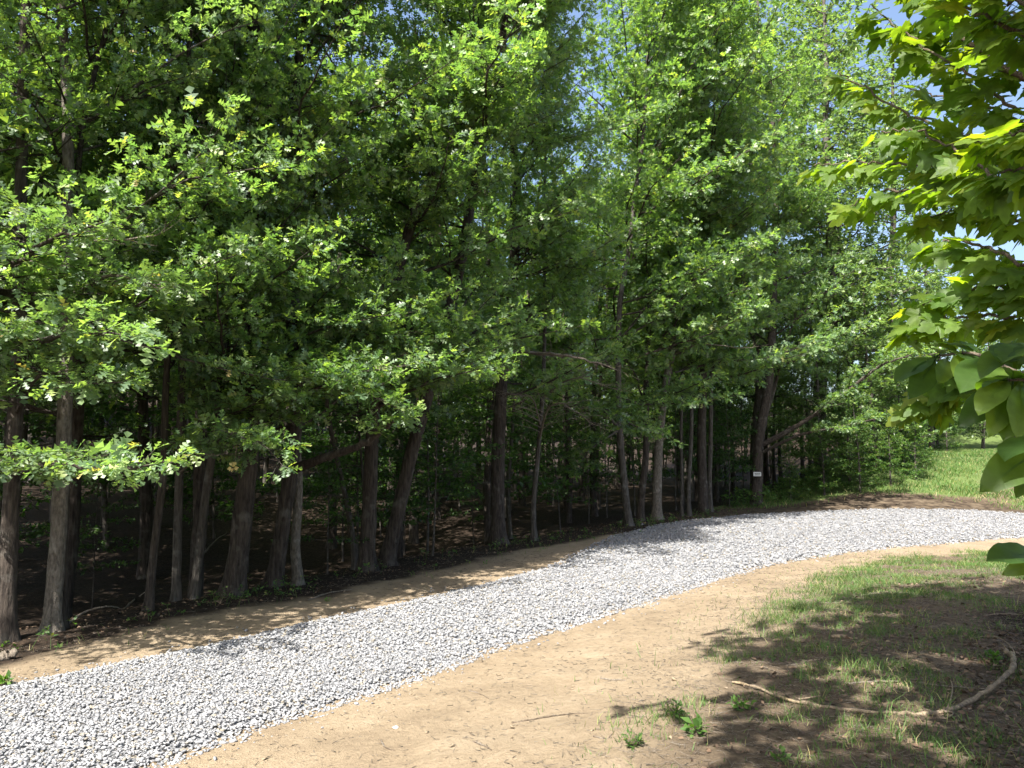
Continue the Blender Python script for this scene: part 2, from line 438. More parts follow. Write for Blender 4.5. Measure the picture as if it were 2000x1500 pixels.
def gravel_mat():
    m, nt, N, L, bsdf, out = new_mat('packed_gravel')
    tc = N.new('ShaderNodeTexCoord')
    vo = N.new('ShaderNodeTexVoronoi'); vo.inputs['Scale'].default_value = 19.0
    L.new(tc.outputs['Object'], vo.inputs['Vector'])
    sp = N.new('ShaderNodeSeparateColor'); L.new(vo.outputs['Color'], sp.inputs[0])
    r = ramp(N, STONE_STOPS); L.new(sp.outputs[0], r.inputs[0])
    e = ramp(N, [(0.30, (1, 1, 1)), (0.62, (0.65, 0.65, 0.65))]); L.new(vo.outputs['Distance'], e.inputs[0])
    mx = N.new('ShaderNodeMixRGB'); mx.blend_type = 'MULTIPLY'; mx.inputs[0].default_value = 0.5
    L.new(r.outputs[0], mx.inputs[1]); L.new(e.outputs[0], mx.inputs[2]); L.new(mx.outputs[0], bsdf.inputs['Base Color'])
    bsdf.inputs['Roughness'].default_value = 0.9
    bp = N.new('ShaderNodeBump'); bp.invert = True; bp.inputs['Strength'].default_value = 1.0; bp.inputs['Distance'].default_value = 0.03
    L.new(vo.outputs['Distance'], bp.inputs['Height']); L.new(bp.outputs[0], bsdf.inputs['Normal'])
    return m
M['gravel'] = gravel_mat()

def plain_mat(name, c, rough=0.6):
    m, nt, N, L, bsdf, out = new_mat(name)
    tc = N.new('ShaderNodeTexCoord'); nz = N.new('ShaderNodeTexNoise'); nz.inputs['Scale'].default_value = 30
    L.new(tc.outputs['Object'], nz.inputs['Vector'])
    r = ramp(N, [(0.3, tuple(x * 0.88 for x in c)), (0.7, c)]); L.new(nz.outputs[0], r.inputs[0]); L.new(r.outputs[0], bsdf.inputs['Base Color'])
    bsdf.inputs['Roughness'].default_value = rough
    return m
M['white'] = plain_mat('white_painted_metal', (0.55, 0.55, 0.53), 0.5)
M['ink'] = plain_mat('dark_sign_lettering', (0.05, 0.06, 0.05), 0.6)
M['clod'] = plain_mat('tan_clod', (0.21, 0.16, 0.105), 0.9)
M['pebble'] = plain_mat('white_pebble', (0.82, 0.82, 0.82), 0.5)

# ------------------------------------------------------------------ the ground
def axis(parts):
    out = []
    for a, b, s in parts:
        out.append(np.arange(a, b, s))
    return np.concatenate(out + [np.array([parts[-1][1]])])
gx = axis([(-320, -60, 26), (-60, -20, 2.0), (-20, -8, 0.4), (-8, 9, 0.085), (9, 20, 0.25), (20, 60, 1.2), (60, 320, 26)])
gy = axis([(-200, -20, 20), (-20, 2, 1.0), (2, 13, 0.085), (13, 24, 0.18), (24, 60, 0.5), (60, 120, 4), (120, 640, 26)])
GX, GY = np.meshgrid(gx, gy)
x = GX.ravel(); y = GY.ravel()
V = np.stack([x, y, terrain(x, y)], 1)
nx, ny = len(gx), len(gy)
i = (np.arange(ny - 1)[:, None] * nx + np.arange(nx - 1)[None, :]).ravel()
Q = np.stack([i, i + 1, i + nx + 1, i + nx], 1)
me = np_mesh('ground', V, Q, True)
sf = FOREST.side(x, y); dn = -NEARE.side(x, y); df = FARE.side(x, y); gs = -GRASSE.side(x, y)
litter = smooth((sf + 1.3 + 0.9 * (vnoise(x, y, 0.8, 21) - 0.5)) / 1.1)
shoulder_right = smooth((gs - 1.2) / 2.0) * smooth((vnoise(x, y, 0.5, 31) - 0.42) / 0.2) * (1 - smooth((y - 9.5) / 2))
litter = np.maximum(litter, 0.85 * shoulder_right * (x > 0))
soil = np.where(dn > 0, smooth((gs + 0.3) / 1.4), 0)
far_grass = np.where((df > 0) & (y > 27), smooth((df - 1.2) / 1.5), 0)
soil = np.maximum(soil, far_grass * 0.9)
litter = np.where((y > 27) & (x > 5), np.maximum(smooth((sf + 0.3) / 1.5), 0.62 * (df > 0) * (1 - smooth((df - 2.0) / 2.0))), litter)  # wood litter, plus shade painted in litter colour on the strip past the gravel
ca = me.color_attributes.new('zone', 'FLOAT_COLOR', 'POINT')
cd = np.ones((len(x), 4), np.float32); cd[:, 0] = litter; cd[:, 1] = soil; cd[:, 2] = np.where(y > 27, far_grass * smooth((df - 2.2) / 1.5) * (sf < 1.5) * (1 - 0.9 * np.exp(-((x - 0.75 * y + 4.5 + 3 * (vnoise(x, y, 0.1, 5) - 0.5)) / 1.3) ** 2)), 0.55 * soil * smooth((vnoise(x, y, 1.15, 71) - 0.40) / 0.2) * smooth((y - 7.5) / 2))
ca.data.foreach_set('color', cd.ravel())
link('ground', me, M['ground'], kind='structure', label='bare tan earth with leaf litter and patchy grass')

# ------------------------------------------------------------------ the gravel driveway
def resample(P, n):
    P = np.asarray(P); s = np.concatenate([[0], np.cumsum(np.linalg.norm(np.diff(P, axis=0), axis=1))])
    return s, P
def edge_pts(line, n):
    C = catmull(np.c_[line.p, np.zeros(len(line.p))], 8)[:, :2]
    s = np.concatenate([[0], np.cumsum(np.linalg.norm(np.diff(C, axis=0), axis=1))])
    return C, s
Cf, sfar = edge_pts(FARE, 0); Cn, snear = edge_pts(NEARE, 0)
nu, nv = 420, 40
uu = np.linspace(0, 1, nu) ** 1.25
pf = np.stack([np.interp(uu * sfar[-1], sfar, Cf[:, k]) for k in (0, 1)], 1)
pn = np.stack([np.interp(uu * snear[-1], snear, Cn[:, k]) for k in (0, 1)], 1)
jit = 0.10
pf = pf + norm(pn - pf) * ((vnoise(uu * 300, uu * 0, 1, 41)[:, None] - 0.5) * jit * 2)
pn = pn + norm(pf - pn) * ((vnoise(uu * 300, uu * 0 + 9, 1, 42)[:, None] - 0.5) * jit * 2)
vv = np.linspace(0, 1, nv)
G = pf[:, None, :] * (1 - vv)[None, :, None] + pn[:, None, :] * vv[None, :, None]
gxr, gyr = G[..., 0].ravel(), G[..., 1].ravel()
prof = np.minimum(vv, 1 - vv) * np.ones((nu, 1))
wid = np.linalg.norm(pf - pn, axis=1)[:, None]
edge_m = np.minimum((prof * wid).ravel(), np.minimum(-FARE.side(gxr, gyr), NEARE.side(gxr, gyr)))
def gravel_h(edge, x, y):
    return 0.055 * smooth(edge / 0.28) + 0.03 * (vnoise(x, y, 1.1, 51) - 0.5) * smooth(edge / 0.4)
zr = terrain(gxr, gyr) + gravel_h(np.maximum(edge_m, 0), gxr, gyr) - 0.014 - 0.05 * (1 - smooth(edge_m / 0.10))
ii = (np.arange(nu - 1)[:, None] * nv + np.arange(nv - 1)[None, :]).ravel()
me = np_mesh('gravel_driveway', np.stack([gxr, gyr, zr], 1), np.stack([ii, ii + nv, ii + nv + 1, ii + 1], 1), True)
drive = link('gravel_driveway', me, M['gravel'], kind='structure', label='driveway of pale grey crushed stone curving past the wood')

# loose stones lying on it
def stone_proto(k, seed):
    import bmesh
    r = np.random.default_rng(seed)
    bm = bmesh.new()
    p = r.normal(size=(k, 3)); p = norm(p) * r.uniform(0.8, 1.1, (k, 1)) * np.array([1.0, 0.78, 0.5])
    for q in p:
        bm.verts.new(q)
    bmesh.ops.convex_hull(bm, input=bm.verts)
    for v in [v for v in bm.verts if not v.link_faces]:
        bm.verts.remove(v)
    bmesh.ops.triangulate(bm, faces=bm.faces)
    bm.verts.index_update()
    V = np.array([v.co[:] for v in bm.verts]); T = np.array([[v.index for v in f.verts] for f in bm.faces])
    bm.free()
    return V, T
PROTO = [stone_proto(k, 100 + k * 7 + s) for s, k in enumerate([9, 8, 10, 8, 9, 9])]
PROTO_FAR = [stone_proto(7, 300 + s) for s in range(4)]

def inside_drive(x, y):
    a = -FARE.side(x, y); b = NEARE.side(x, y)
    return np.minimum(a, b)

def scatter(n, xr, yr):
    return rng.uniform(*xr, n), rng.uniform(*yr, n)
def in_view(x, y, z, mx=120, my=120):
    px, py, f = project(np.stack([x, y, z], 1))
    return (f > 0.5) & (px > -mx) & (px < 2000 + mx) & (py < 1500 + my) & (py > -my)
stones = []
for (xr, yr, dens, size, sd) in [((-7.5, 3), (2.6, 8.0), 2200, 0.0138, 0.40), ((-5, 8), (8.0, 14.0), 950, 0.0190, 0.36), ((-2, 16), (14.0, 22), 170, 0.036, 0.25), ((2, 30), (22, 33), 75, 0.042, 0.25)]:
    n = int((xr[1] - xr[0]) * (yr[1] - yr[0]) * dens)
    a, b = scatter(n, xr, yr)
    e = inside_drive(a, b)
    keep = (e > -0.05 + 0.12 * (vnoise(a, b, 2.5, 61) - 0.5)) | ((e > -0.5) & (rng.uniform(size=n) < 0.16 * np.exp(np.minimum(e, 0) / 0.13)))
    a, b, e = a[keep], b[keep], e[keep]
    z = terrain(a, b) + gravel_h(np.maximum(e, 0), a, b) * (e > 0)
    k2 = in_view(a, b, z)
    a, b, z, e = a[k2], b[k2], z[k2], e[k2]
    s = size * np.exp(rng.normal(size=len(a)) * sd)
    s = np.minimum(s * (1 + 0.3 * smooth((0.35 - e) / 0.35) * (e > -0.05)), size * 1.8)          # coarser along the rim
    stones.append(np.stack([a, b, z + s * rng.uniform(-0.2, 0.4, len(a)), s], 1))
near = stones[0]
depth_order = np.argsort(near[:, 1] + 0.25 * near[:, 0])
px, py, f = project(near[:, :3])
vis = (px > 5) & (px < 1995) & (py < 1495)
big = near[:, 3] / f
cand = np.where(vis)[0]
cand = cand[np.argsort(-(big[cand]))][:300]
single = np.zeros(len(near), bool); single[cand] = True
shared = []
for V0, T0 in PROTO:
    mm = np_mesh('stone', V0, T0); mm.materials.append(M['stone_one']); shared.append(mm)
def rand_rot(n):
    q = rng.normal(size=(n, 4)); q /= np.linalg.norm(q, axis=1, keepdims=True)
    w, x_, y_, z_ = q.T
    return np.stack([1 - 2 * (y_ * y_ + z_ * z_), 2 * (x_ * y_ - z_ * w), 2 * (x_ * z_ + y_ * w), 2 * (x_ * y_ + z_ * w), 1 - 2 * (x_ * x_ + z_ * z_), 2 * (y_ * z_ - x_ * w),
                     2 * (x_ * z_ - y_ * w), 2 * (y_ * z_ + x_ * w), 1 - 2 * (x_ * x_ + y_ * y_)], 1).reshape(n, 3, 3)
def lying_rot(n):
    az = rng.uniform(0, 2 * np.pi, n); tx = rng.normal(size=n) * 0.32; ty = rng.normal(size=n) * 0.32
    cz, sz = np.cos(az), np.sin(az); o = np.zeros(n); l = np.ones(n)
    Rz = np.stack([cz, -sz, o, sz, cz, o, o, o, l], 1).reshape(n, 3, 3)
    Rx = np.stack([l, o, o, o, np.cos(tx), -np.sin(tx), o, np.sin(tx), np.cos(tx)], 1).reshape(n, 3, 3)
    Ry = np.stack([np.cos(ty), o, np.sin(ty), o, l, o, -np.sin(ty), o, np.cos(ty)], 1).reshape(n, 3, 3)
    return Rx @ Ry @ Rz
for q in np.where(single)[0]:
    o = bpy.data.objects.new('stone', random.choice(shared)); COL.objects.link(o); o.parent = drive
    o.location = near[q, :3].tolist(); s = float(near[q, 3]); o.scale = (s, s, s)
    o.rotation_euler = (random.gauss(0, 0.4), random.gauss(0, 0.4), random.uniform(0, 6.28))
bag = Bag()
rest = np.concatenate([near[~single], stones[1]])
far = np.concatenate(stones[2:])
for arr, protos in ((rest, PROTO), (far, PROTO_FAR)):
    ch = rng.integers(0, len(protos), len(arr))
    for k, (V0, T0) in enumerate(protos):
        A = arr[ch == k]; n = len(A)
        if not n:
            continue
        R = lying_rot(n)
        W = np.einsum('nij,vj->nvi', R, V0) * A[:, None, 3:4] + A[:, None, :3]
        bag.add(W.reshape(-1, 3), (np.arange(n)[:, None, None] * len(V0) + T0[None]).reshape(-1, 3))
link('gravel', bag.mesh('gravel'), M['stone'], drive, kind='stuff')

# ------------------------------------------------------------------ leaves
def leaf_oak():
    """lobed leaf of six triangles: four points on the midrib, three lobe tips each side"""
    V = [(0, 0, 0), (0.30, 0, 0.0), (0.62, 0, -0.02), (1.0, 0, -0.10)]
    tips = [(0.30, 0.24, 0.03), (0.62, 0.36, 0.05), (0.90, 0.24, 0.00)]
    T = []
    for sgn in (1, -1):
        b = len(V)
        V += [(a, sgn * w, h) for a, w, h in tips]
        for k in range(3):
            T.append((k, k + 1, b + k) if sgn > 0 else (k + 1, k, b + k))
    return np.array(V), np.array(T)
def leaf_four():
    V = [(0, 0, 0), (0.5, 0, 0), (1, 0, -0.12), (0.42, 0.30, 0.05), (0.42, -0.30, 0.05)]
    return np.array(V), np.array([(0, 1, 3), (1, 2, 3), (1, 0, 4), (2, 1, 4)])
def leaf_two():
    V = [(0, 0, 0), (1, 0, -0.08), (0.5, 0.30, 0.04), (0.5, -0.30, 0.04)]
    return np.array(V), np.array([(0, 1, 2), (1, 0, 3)])
LEAF = {'oak': leaf_oak(), 'four': leaf_four(), 'two': leaf_two()}

def place_leaves(P, A, Nn, S, kind):
    """leaves at P along A with normal Nn and length S"""
    V0, T0 = LEAF[kind]
    a = norm(A); n = norm(Nn - a * np.sum(Nn * a, 1, keepdims=True)); b = np.cross(n, a)
    W = P[:, None, :] + S[:, None, None] * (V0[None, :, 0:1] * a[:, None] + V0[None, :, 1:2] * b[:, None] + V0[None, :, 2:3] * n[:, None])
    T = (np.arange(len(P))[:, None, None] * len(V0) + T0[None]).reshape(-1, 3)
    return W.reshape(-1, 3), T

def rosettes(tips, dirs, K=6, size=0.125, spread=0.9, droop=0.12, tilt=0.42, r=None):
    n = len(tips)
    th = rng.uniform(0, 2 * np.pi, n)[:, None] + np.arange(K)[None, :] * (2 * np.pi / K) + rng.normal(size=(n, K)) * 0.3
    e1 = norm(np.cross(dirs, np.array([0, 0, 1.0])) + 1e-4); e2 = np.cross(e1, dirs)
    A = (np.cos(th)[..., None] * e1[:, None] + np.sin(th)[..., None] * e2[:, None] * 0.6) * spread + dirs[:, None] * 0.55
    A[..., 2] -= droop
    A = A.reshape(-1, 3) + rng.normal(size=(n * K, 3)) * 0.12
    P = np.repeat(tips, K, 0) - np.repeat(dirs, K, 0) * rng.uniform(0, 0.07, (n * K, 1)) + norm(A) * 0.015
    N_ = np.array([0, 0, 1.0]) + 0.22 * TOSUN + rng.normal(size=(n * K, 3)) * tilt
    S = size * np.exp(rng.normal(size=n * K) * 0.22)
    return P, A, N_, S

def rotz(v, a):
    c, s = math.cos(a), math.sin(a)
    return np.array([v[0] * c - v[1] * s, v[0] * s + v[1] * c, v[2]])

def grow_limb(wood, start, d, L, r, rise=0.15, leafless=False, sec_step=0.24, sec_scale=1.0, f0=0.18, kinks=0.13, pts=None, k=6, twig_step=0.14, sec_z=(-0.15, 0.4)):
    """one limb with side branches and twigs; returns twig tips and their directions"""
    if pts is None:
        n = max(5, int(L / 0.35))
        P = [np.array(start, float)]; d = norm(np.array(d, float))
        for q in range(n):
            d = norm(d + np.array([rng.normal() * kinks, rng.normal() * kinks, rise / n + rng.normal() * kinks * 0.6]))
            P.append(P[-1] + d * L / n)
        P = np.array(P)
    else:
        P = np.asarray(pts, float)
        L = float(np.linalg.norm(np.diff(P, axis=0), axis=1).sum())
    R = np.linspace(r, max(r * 0.18, 0.004), len(P))
    wood.add(*tube(P, R, k, 0.06))
    tips, dirs, A, B, ra = [], [], [], [], []
    m = max(2, int(L * (1 - f0) / sec_step))
    seg = np.concatenate([[0], np.cumsum(np.linalg.norm(np.diff(P, axis=0), axis=1))])
    for q in range(m + 1):
        f = f0 + (1 - f0) * min(1.0, (q + rng.uniform(-0.3, 0.3)) / m) if q < m else 1.0
        f = max(f, 0.05)
        p = np.array([np.interp(f * L, seg, P[:, c]) for c in range(3)])
        j = min(len(P) - 2, max(0, int(np.searchsorted(seg, f * L)) - 1))
        t = norm(P[j + 1] - P[j])
        ang = (1 if q % 2 else -1) * rng.uniform(0.5, 1.25) if q < m else 0
        sd = rotz(t, ang); sd[2] = sd[2] * 0.6 + rng.uniform(*sec_z); sd = norm(sd)
        sl = sec_scale * rng.uniform(0.6, 1.0) * min(1.35, 0.34 + 0.42 * L * (1 - f))
        mid = p + sd * sl * 0.5; end = mid + norm(sd + np.array([rng.normal() * 0.25, rng.normal() * 0.25, -0.05 + rng.normal() * 0.15])) * sl * 0.5
        rr = max(0.006, R[j] * 0.42)
        A += [p, mid]; B += [mid, end]; ra += [rr, rr * 0.6]
        if leafless:
            nt_ = 3
        else:
            nt_ = max(3, int(sl / twig_step))
        g = np.linspace(0.2, 1.0, nt_) + rng.normal(size=nt_) * 0.04
        g = np.clip(g, 0.1, 1)
        base = np.where((g < 0.5)[:, None], p + (mid - p) * (g / 0.5)[:, None], mid + (end - mid) * ((g - 0.5) / 0.5)[:, None])
        sd2 = norm(end - p)
        an = np.where(np.arange(nt_) % 2 == 0, 1, -1) * rng.uniform(0.4, 1.2, nt_) * (g < 0.97)
        td = np.stack([sd2[0] * np.cos(an) - sd2[1] * np.sin(an), sd2[0] * np.sin(an) + sd2[1] * np.cos(an), sd2[2] + rng.normal(size=nt_) * 0.3 + 0.1], 1)
        td = norm(td)
        tl = rng.uniform(0.08, 0.26, nt_) * (1.8 if leafless else 1.0)
        tip = base + td * tl[:, None]
        A += list(base); B += list(tip); ra += [0.004] * nt_
        tips.append(tip); dirs.append(td)
    A = np.array(A); B = np.array(B); ra = np.array(ra)
    wood.add(*prisms(A, B, ra, ra * 0.55))
    if leafless:
        return np.zeros((0, 3)), np.zeros((0, 3))
    return np.concatenate(tips), np.concatenate(dirs)

def leaf_mesh(name, tips, dirs, origin, kind='oak', K=6, size=0.125, lod=True, extra=None, droop=0.12, tilt=0.42, margin=0.10):
    """a crown: full leaves where the place is near the view, fewer and larger ones elsewhere"""
    px, py, f = project(tips)
    mx, my = 2000 * margin, 1500 * margin
    seen = (f > 0.3) & (px > -mx) & (px < 2000 + mx) & (py > -my) & (py < 1500 + my)
    bag = Bag()
    if lod:
        a = np.where(seen)[0]; b = np.where(~seen)[0]
        b = b[rng.uniform(size=len(b)) < 0.34]
    else:
        a = np.arange(len(tips)); b = a[:0]
    if len(a):
        bag.add(*place_leaves(*rosettes(tips[a], dirs[a], K, size, droop=droop, tilt=tilt), kind))
    if len(b):
        bag.add(*place_leaves(*rosettes(tips[b], dirs[b], 4, size * 1.9, droop=droop, tilt=tilt), 'two'))
    return bag.mesh(name, origin), len(a) * K

TOTAL = {'leaves': 0}
def bough_proto(L, leaf, bark, kind='oak', size=0.15, K=6, sec_step=0.17, twig_step=0.14, sc=1.0, sec_z=(-0.12, 0.38)):
    """a leafy bough along +x, shared by many trees: wood and leaves in one mesh with two materials"""
    w = Bag()
    t, d = grow_limb(w, (0, 0, 0), (1, 0, 0.05), L, 0.03, 0.12, sec_step=sec_step, twig_step=twig_step, f0=0.08, sec_scale=sc, k=5, sec_z=sec_z)
    lv = Bag(); lv.add(*place_leaves(*rosettes(t, d, K, size, tilt=0.6, droop=0.2), kind))
    nw = sum(len(q) for q in w.t)
    both = Bag(); both.add(np.concatenate(w.v), np.concatenate(w.t)); both.add(np.concatenate(lv.v), np.concatenate(lv.t))
    me = both.mesh('bough')
    me.materials.append(M[bark]); me.materials.append(M[leaf])
    mi = np.ones(len(me.polygons), np.int32); mi[:nw] = 0
    me.polygons.foreach_set('material_index', mi)
    return me
BOUGHS = {}
BOUGHS['oak'] = [bough_proto(2.3 + 0.25 * q, 'oak', 'bark') for q in range(5)]
BOUGHS['oak_pale'] = [bough_proto(2.1 + 0.25 * q, 'oak_pale', 'bark_grey', size=0.14) for q in range(4)]
def hang_bough(crown, origin, p, d, sc, kind):
    """one shared bough at p pointing along d"""
    o = bpy.data.objects.new('bough', BOUGHS[kind][int(rng.integers(len(BOUGHS[kind])))]); COL.objects.link(o); o.parent = crown
    o.location = (np.asarray(p) - origin).tolist()
    o.rotation_euler = (rng.normal() * 0.18, -math.asin(max(-0.9, min(0.9, float(norm(np.asarray(d))[2])))), math.atan2(d[1], d[0]))
    o.scale = (sc, sc, sc)
EDGE_N = np.array([0.80, -0.60, 0.0])       # from the wood towards the driveway

def trunk_mesh(path, r0, origin, r_top=0.25, k=16, flare=1.2):
    P = catmull(path, 7)
    s = np.concatenate([[0], np.cumsum(np.linalg.norm(np.diff(P, axis=0), axis=1))])
    # denser rings at the foot
    tt = np.concatenate([[-0.15], np.linspace(0, 0.6, 6), np.linspace(0.8, s[-1], max(12, int(s[-1] / 0.35)))])
    Q = np.stack([np.interp(tt, s, P[:, c]) for c in range(3)], 1)
    Q[0, 2] -= 0.25
    R = r0 * (1 - (1 - r_top) * np.clip(tt, 0, None) / s[-1]) * (1 + (flare - 1) * np.exp(-np.clip(tt, 0, None) / 0.22))
    V, T = tube(Q, R, k, 0.045)
    n_ = len(Q); lob = rng.integers(3, 6); ph = rng.uniform(0, 6.28)
    an_ = np.arange(k) / k * 2 * np.pi
    grow_ = 0.55 * np.exp(-np.clip(tt, 0, None) / 0.16)[:, None] * np.maximum(0, np.cos(lob * an_ + ph))[None, :] ** 1.5
    ring = V[:n_ * k].reshape(n_, k, 3)
    V[:n_ * k] = (Q[:, None] + (ring - Q[:, None]) * (1 + grow_)[..., None]).reshape(-1, 3)
    bag = Bag(); bag.add(V, T)
    return bag, Q, R

def oak_tree(base_px, ways, w_px, H, label, name='oak_tree', leaf='oak', bark='bark', nl=26, zlo=2.4, Lr=(1.0, 2.3), toward=0.2, size=0.125, boughs=(), bare=(), group=None, kind='oak', bs=0.82, rise=0.15):
    base = ground_at(*base_px)
    Y = base[1]
    path = [base]
    dy = 0.0
    for (wx, wy) in ways:
        path.append(at(wx, wy, Y))
    d = path[-1] - path[-2]; d = d / max(d[2], 0.2)
    top = path[-1]
    while top[2] < base[2] + H:
        d = np.array([d[0] * 0.7 + rng.normal() * 0.07, d[1] * 0.7 + rng.normal() * 0.07, 1.0])
        top = top + d * 1.8
        path.append(top)
    r0 = 0.43 * w_px / FPX * Y
    root = empty(name, base, label, 'tree', group)
    tb, Q, R = trunk_mesh(path, r0, base)
    link('trunk', tb.mesh('trunk', base, True), M[bark], root)
    crown = bpy.data.objects.new('crown', None); COL.objects.link(crown); crown.parent = root
    vis_top = EYE[2] + 0.62 * Y + 1.5                # what the frame can show of this tree
    for q in range(nl):
        z = zlo + (H - zlo) * ((q + rng.uniform(0, 1)) / nl) ** 0.95
        j = int(np.argmin(np.abs(Q[:, 2] - base[2] - z)))
        a = rng.uniform(0, 2 * np.pi)
        h = np.array([math.cos(a), math.sin(a), 0]) + EDGE_N * toward
        h = norm(h); h[2] = rng.uniform(-0.05, 0.45) + 0.5 * max(0, (z / H) - 0.5)
        L = rng.uniform(*Lr) * (1.12 - 0.72 * (z - zlo) / (H - zlo))
        if h @ EDGE_N > 0.2 and z > 3.2:
            L *= 0.62
        n = 6; P = [Q[j]]; d = norm(h)
        Lw = max(0.5, L - 1.2)
        for k_ in range(n):
            d = norm(d + np.array([rng.normal() * 0.13, rng.normal() * 0.13, rise / n + rng.normal() * 0.08])); P.append(P[-1] + d * Lw / n)
        P = np.array(P)
        rb = max(0.016, R[j] * 0.30)
        lw_ = Bag(); lw_.add(*tube(P, np.linspace(rb, 0.016, len(P)), 6, 0.06))
        link('limb', lw_.mesh('limb', base, True), M['bark' if bark != 'bark_pale' else 'bark_grey'], crown)
        m = 2 if Lw < 1.2 else 3
        if P[-1][2] > vis_top + 1.0:
            m = 1
        for b_ in range(m):
            f = 1.0 if b_ == 0 else (0.35 if b_ == 1 else 0.7)
            i_ = int(f * (len(P) - 1)); t_ = norm(P[i_] - P[i_ - 1]) if i_ else d
            ang = 0 if b_ == 0 else (1 if b_ == 1 else -1) * rng.uniform(0.5, 1.2)
            dd = rotz(t_, ang); dd[2] += rng.uniform(-0.15, 0.2)
            if P[i_][2] - base[2] < 1.8:
                continue
            hang_bough(crown, base, P[i_], dd, bs * rng.uniform(0.75, 1.15) * (1.0 if b_ == 0 else 0.85), leaf)
    for bp in boughs:                      # boughs the photograph shows one by one
        bw = Bag()
        P = [at(*p) for p in bp['p']]
        if bp.get('attach', True):
            j = int(np.argmin(np.linalg.norm(Q - P[0], axis=1)))
            P[0] = Q[j]
        P = catmull(P, 6)
        P = P + rng.normal(size=P.shape) * np.linspace(0, 0.025, len(P))[:, None]
        t, dd = grow_limb(bw, None, None, 0, bp.get('r', 0.05), pts=P, f0=bp.get('f0', 0.3), sec_step=bp.get('step', 0.15), sec_scale=bp.get('sc', 1.0), k=8, twig_step=0.085, leafless=bp.get('bare', False), sec_z=bp.get('sz', (-0.15, 0.35)))
        lo = link('limb', bw.mesh('limb', base, True), M['deadwood' if bp.get('bare') else bark], root)
        if len(t):
            me, n = leaf_mesh('leaves', t, dd, base, kind, 7, size)
            TOTAL['leaves'] += n
            link('leaves', me, M[leaf], lo)
    return root

FG = 'front row of trees along the driveway'
oak_tree((14, 1252), [(20, 1000), (36, 700), (40, 450)], 36, 13, 'dark trunked oak cut by the left edge of the picture', leaf='oak_pale', size=0.115, nl=24, group=FG,
         boughs=[dict(p=[(30, 925, 8.4), (110, 905, 7.6), (210, 915, 7.2), (315, 905, 7.0)], r=0.035, step=0.11, sc=0.55, f0=0.05, sz=(-0.1, 0.3)),
                 dict(p=[(30, 690, 8.4), (100, 660, 7.8), (190, 650, 7.4), (255, 668, 7.2)], r=0.03, step=0.12, sc=0.6, f0=0.05),
                 dict(p=[(30, 790, 8.4), (80, 730, 8.0), (160, 745, 7.6), (235, 752, 7.4)], r=0.025, step=0.14, sc=0.5, f0=0.1),
                 dict(p=[(38, 570, 8.5), (-10, 555, 8.0), (90, 470, 7.6), (200, 440, 7.3)], r=0.045, step=0.12, sc=0.9, f0=0.2)])
oak_tree((100, 1235), [(116, 1000), (128, 780), (130, 500)], 34, 14, 'sunlit oak with pale speckled bark near the left edge', bark='bark_pale', leaf='oak_pale', size=0.12, nl=24, group=FG,
         boughs=[dict(p=[(128, 560, 8.9), (220, 540, 8.3), (330, 560, 8.0)], r=0.03, step=0.12, sc=0.7, f0=0.1),
                 dict(p=[(125, 505, 8.9), (60, 515, 8.4), (150, 480, 8.2), (300, 460, 8.0)], r=0.04, step=0.2, sc=0.6, bare=True)])
oak_tree((121, 1228), [(126, 1000), (138, 700), (140, 500)], 19, 12, 'slim dark trunk tucked directly behind the pale speckled oak', nl=14, group=FG)
oak_tree((290, 1192), [(302, 1060), (318, 940), (322, 820), (330, 650)], 18, 12, 'short thin dark trunk leaning right, left of the twin slim stems', nl=14, group=FG)
oak_tree((344, 1174), [(348, 1000), (352, 850), (356, 650)], 20, 13, 'slim straight grey trunk, left one of the close pair', bark='bark_grey', nl=18, group=FG,
         boughs=[dict(p=[(352, 905, 10.6), (400, 880, 10.2), (440, 890, 9.8)], r=0.02, bare=True, step=0.2, sc=0.6)])
oak_tree((380, 1170), [(398, 1000), (412, 900), (428, 780), (440, 600)], 20, 13, 'slim brownish trunk leaning right, partner of the close pair', bark='bark_grey', leaf='oak', nl=18, group=FG,
         boughs=[dict(p=[(408, 905, 10.7), (430, 860, 10.0), (470, 850, 9.6), (540, 890, 9.2)], r=0.03, step=0.12, sc=0.6, f0=0.25)])
oak_tree((455, 1163), [(475, 1000), (490, 850), (500, 650)], 44, 15, 'thick dark furrowed oak between the slim pair and the limbed oak', leaf='oak', nl=28, Lr=(1.0, 2.4), group=FG)
oak_tree((535, 1145), [(553, 1020), (570, 900), (578, 760), (560, 500), (565, 420)], 34, 16, 'dark leaning oak carrying a heavy limb that reaches right', nl=28, Lr=(1.0, 2.4), group=FG,
         boughs=[dict(p=[(572, 900, 12.2), (640, 892, 11.8), (700, 870, 11.4), (750, 840, 11.0), (772, 810, 10.8)], r=0.085, step=0.25, sc=0.9, f0=0.72),
                 dict(p=[(575, 790, 12.2), (560, 740, 11.6), (590, 720, 11.0), (660, 745, 10.6), (785, 795, 10.4)], r=0.05, step=0.09, sc=0.75, f0=0.25, sz=(-0.1, 0.45)),
                 dict(p=[(575, 780, 12.2), (500, 760, 11.4), (430, 740, 10.8), (375, 765, 10.5)], r=0.04, step=0.10, sc=0.75, f0=0.25, sz=(-0.1, 0.45)),
                 dict(p=[(575, 820, 12.2), (540, 800, 11.5), (500, 850, 11.0), (480, 875, 10.8)], r=0.03, step=0.12, sc=0.6, f0=0.3)])
oak_tree((582, 1143), [(577, 1060), (583, 960), (578, 820), (580, 600)], 21, 12, 'slender pale trunk lit by the sun beside the limbed oak', bark='bark_pale', nl=14, group=FG)
oak_tree((693, 1112), [(688, 1040), (672, 960), (655, 880), (640, 800), (628, 650)], 12, 10, 'thin crooked stem bending left above its foot', bark='bark_grey', nl=12, group=FG)
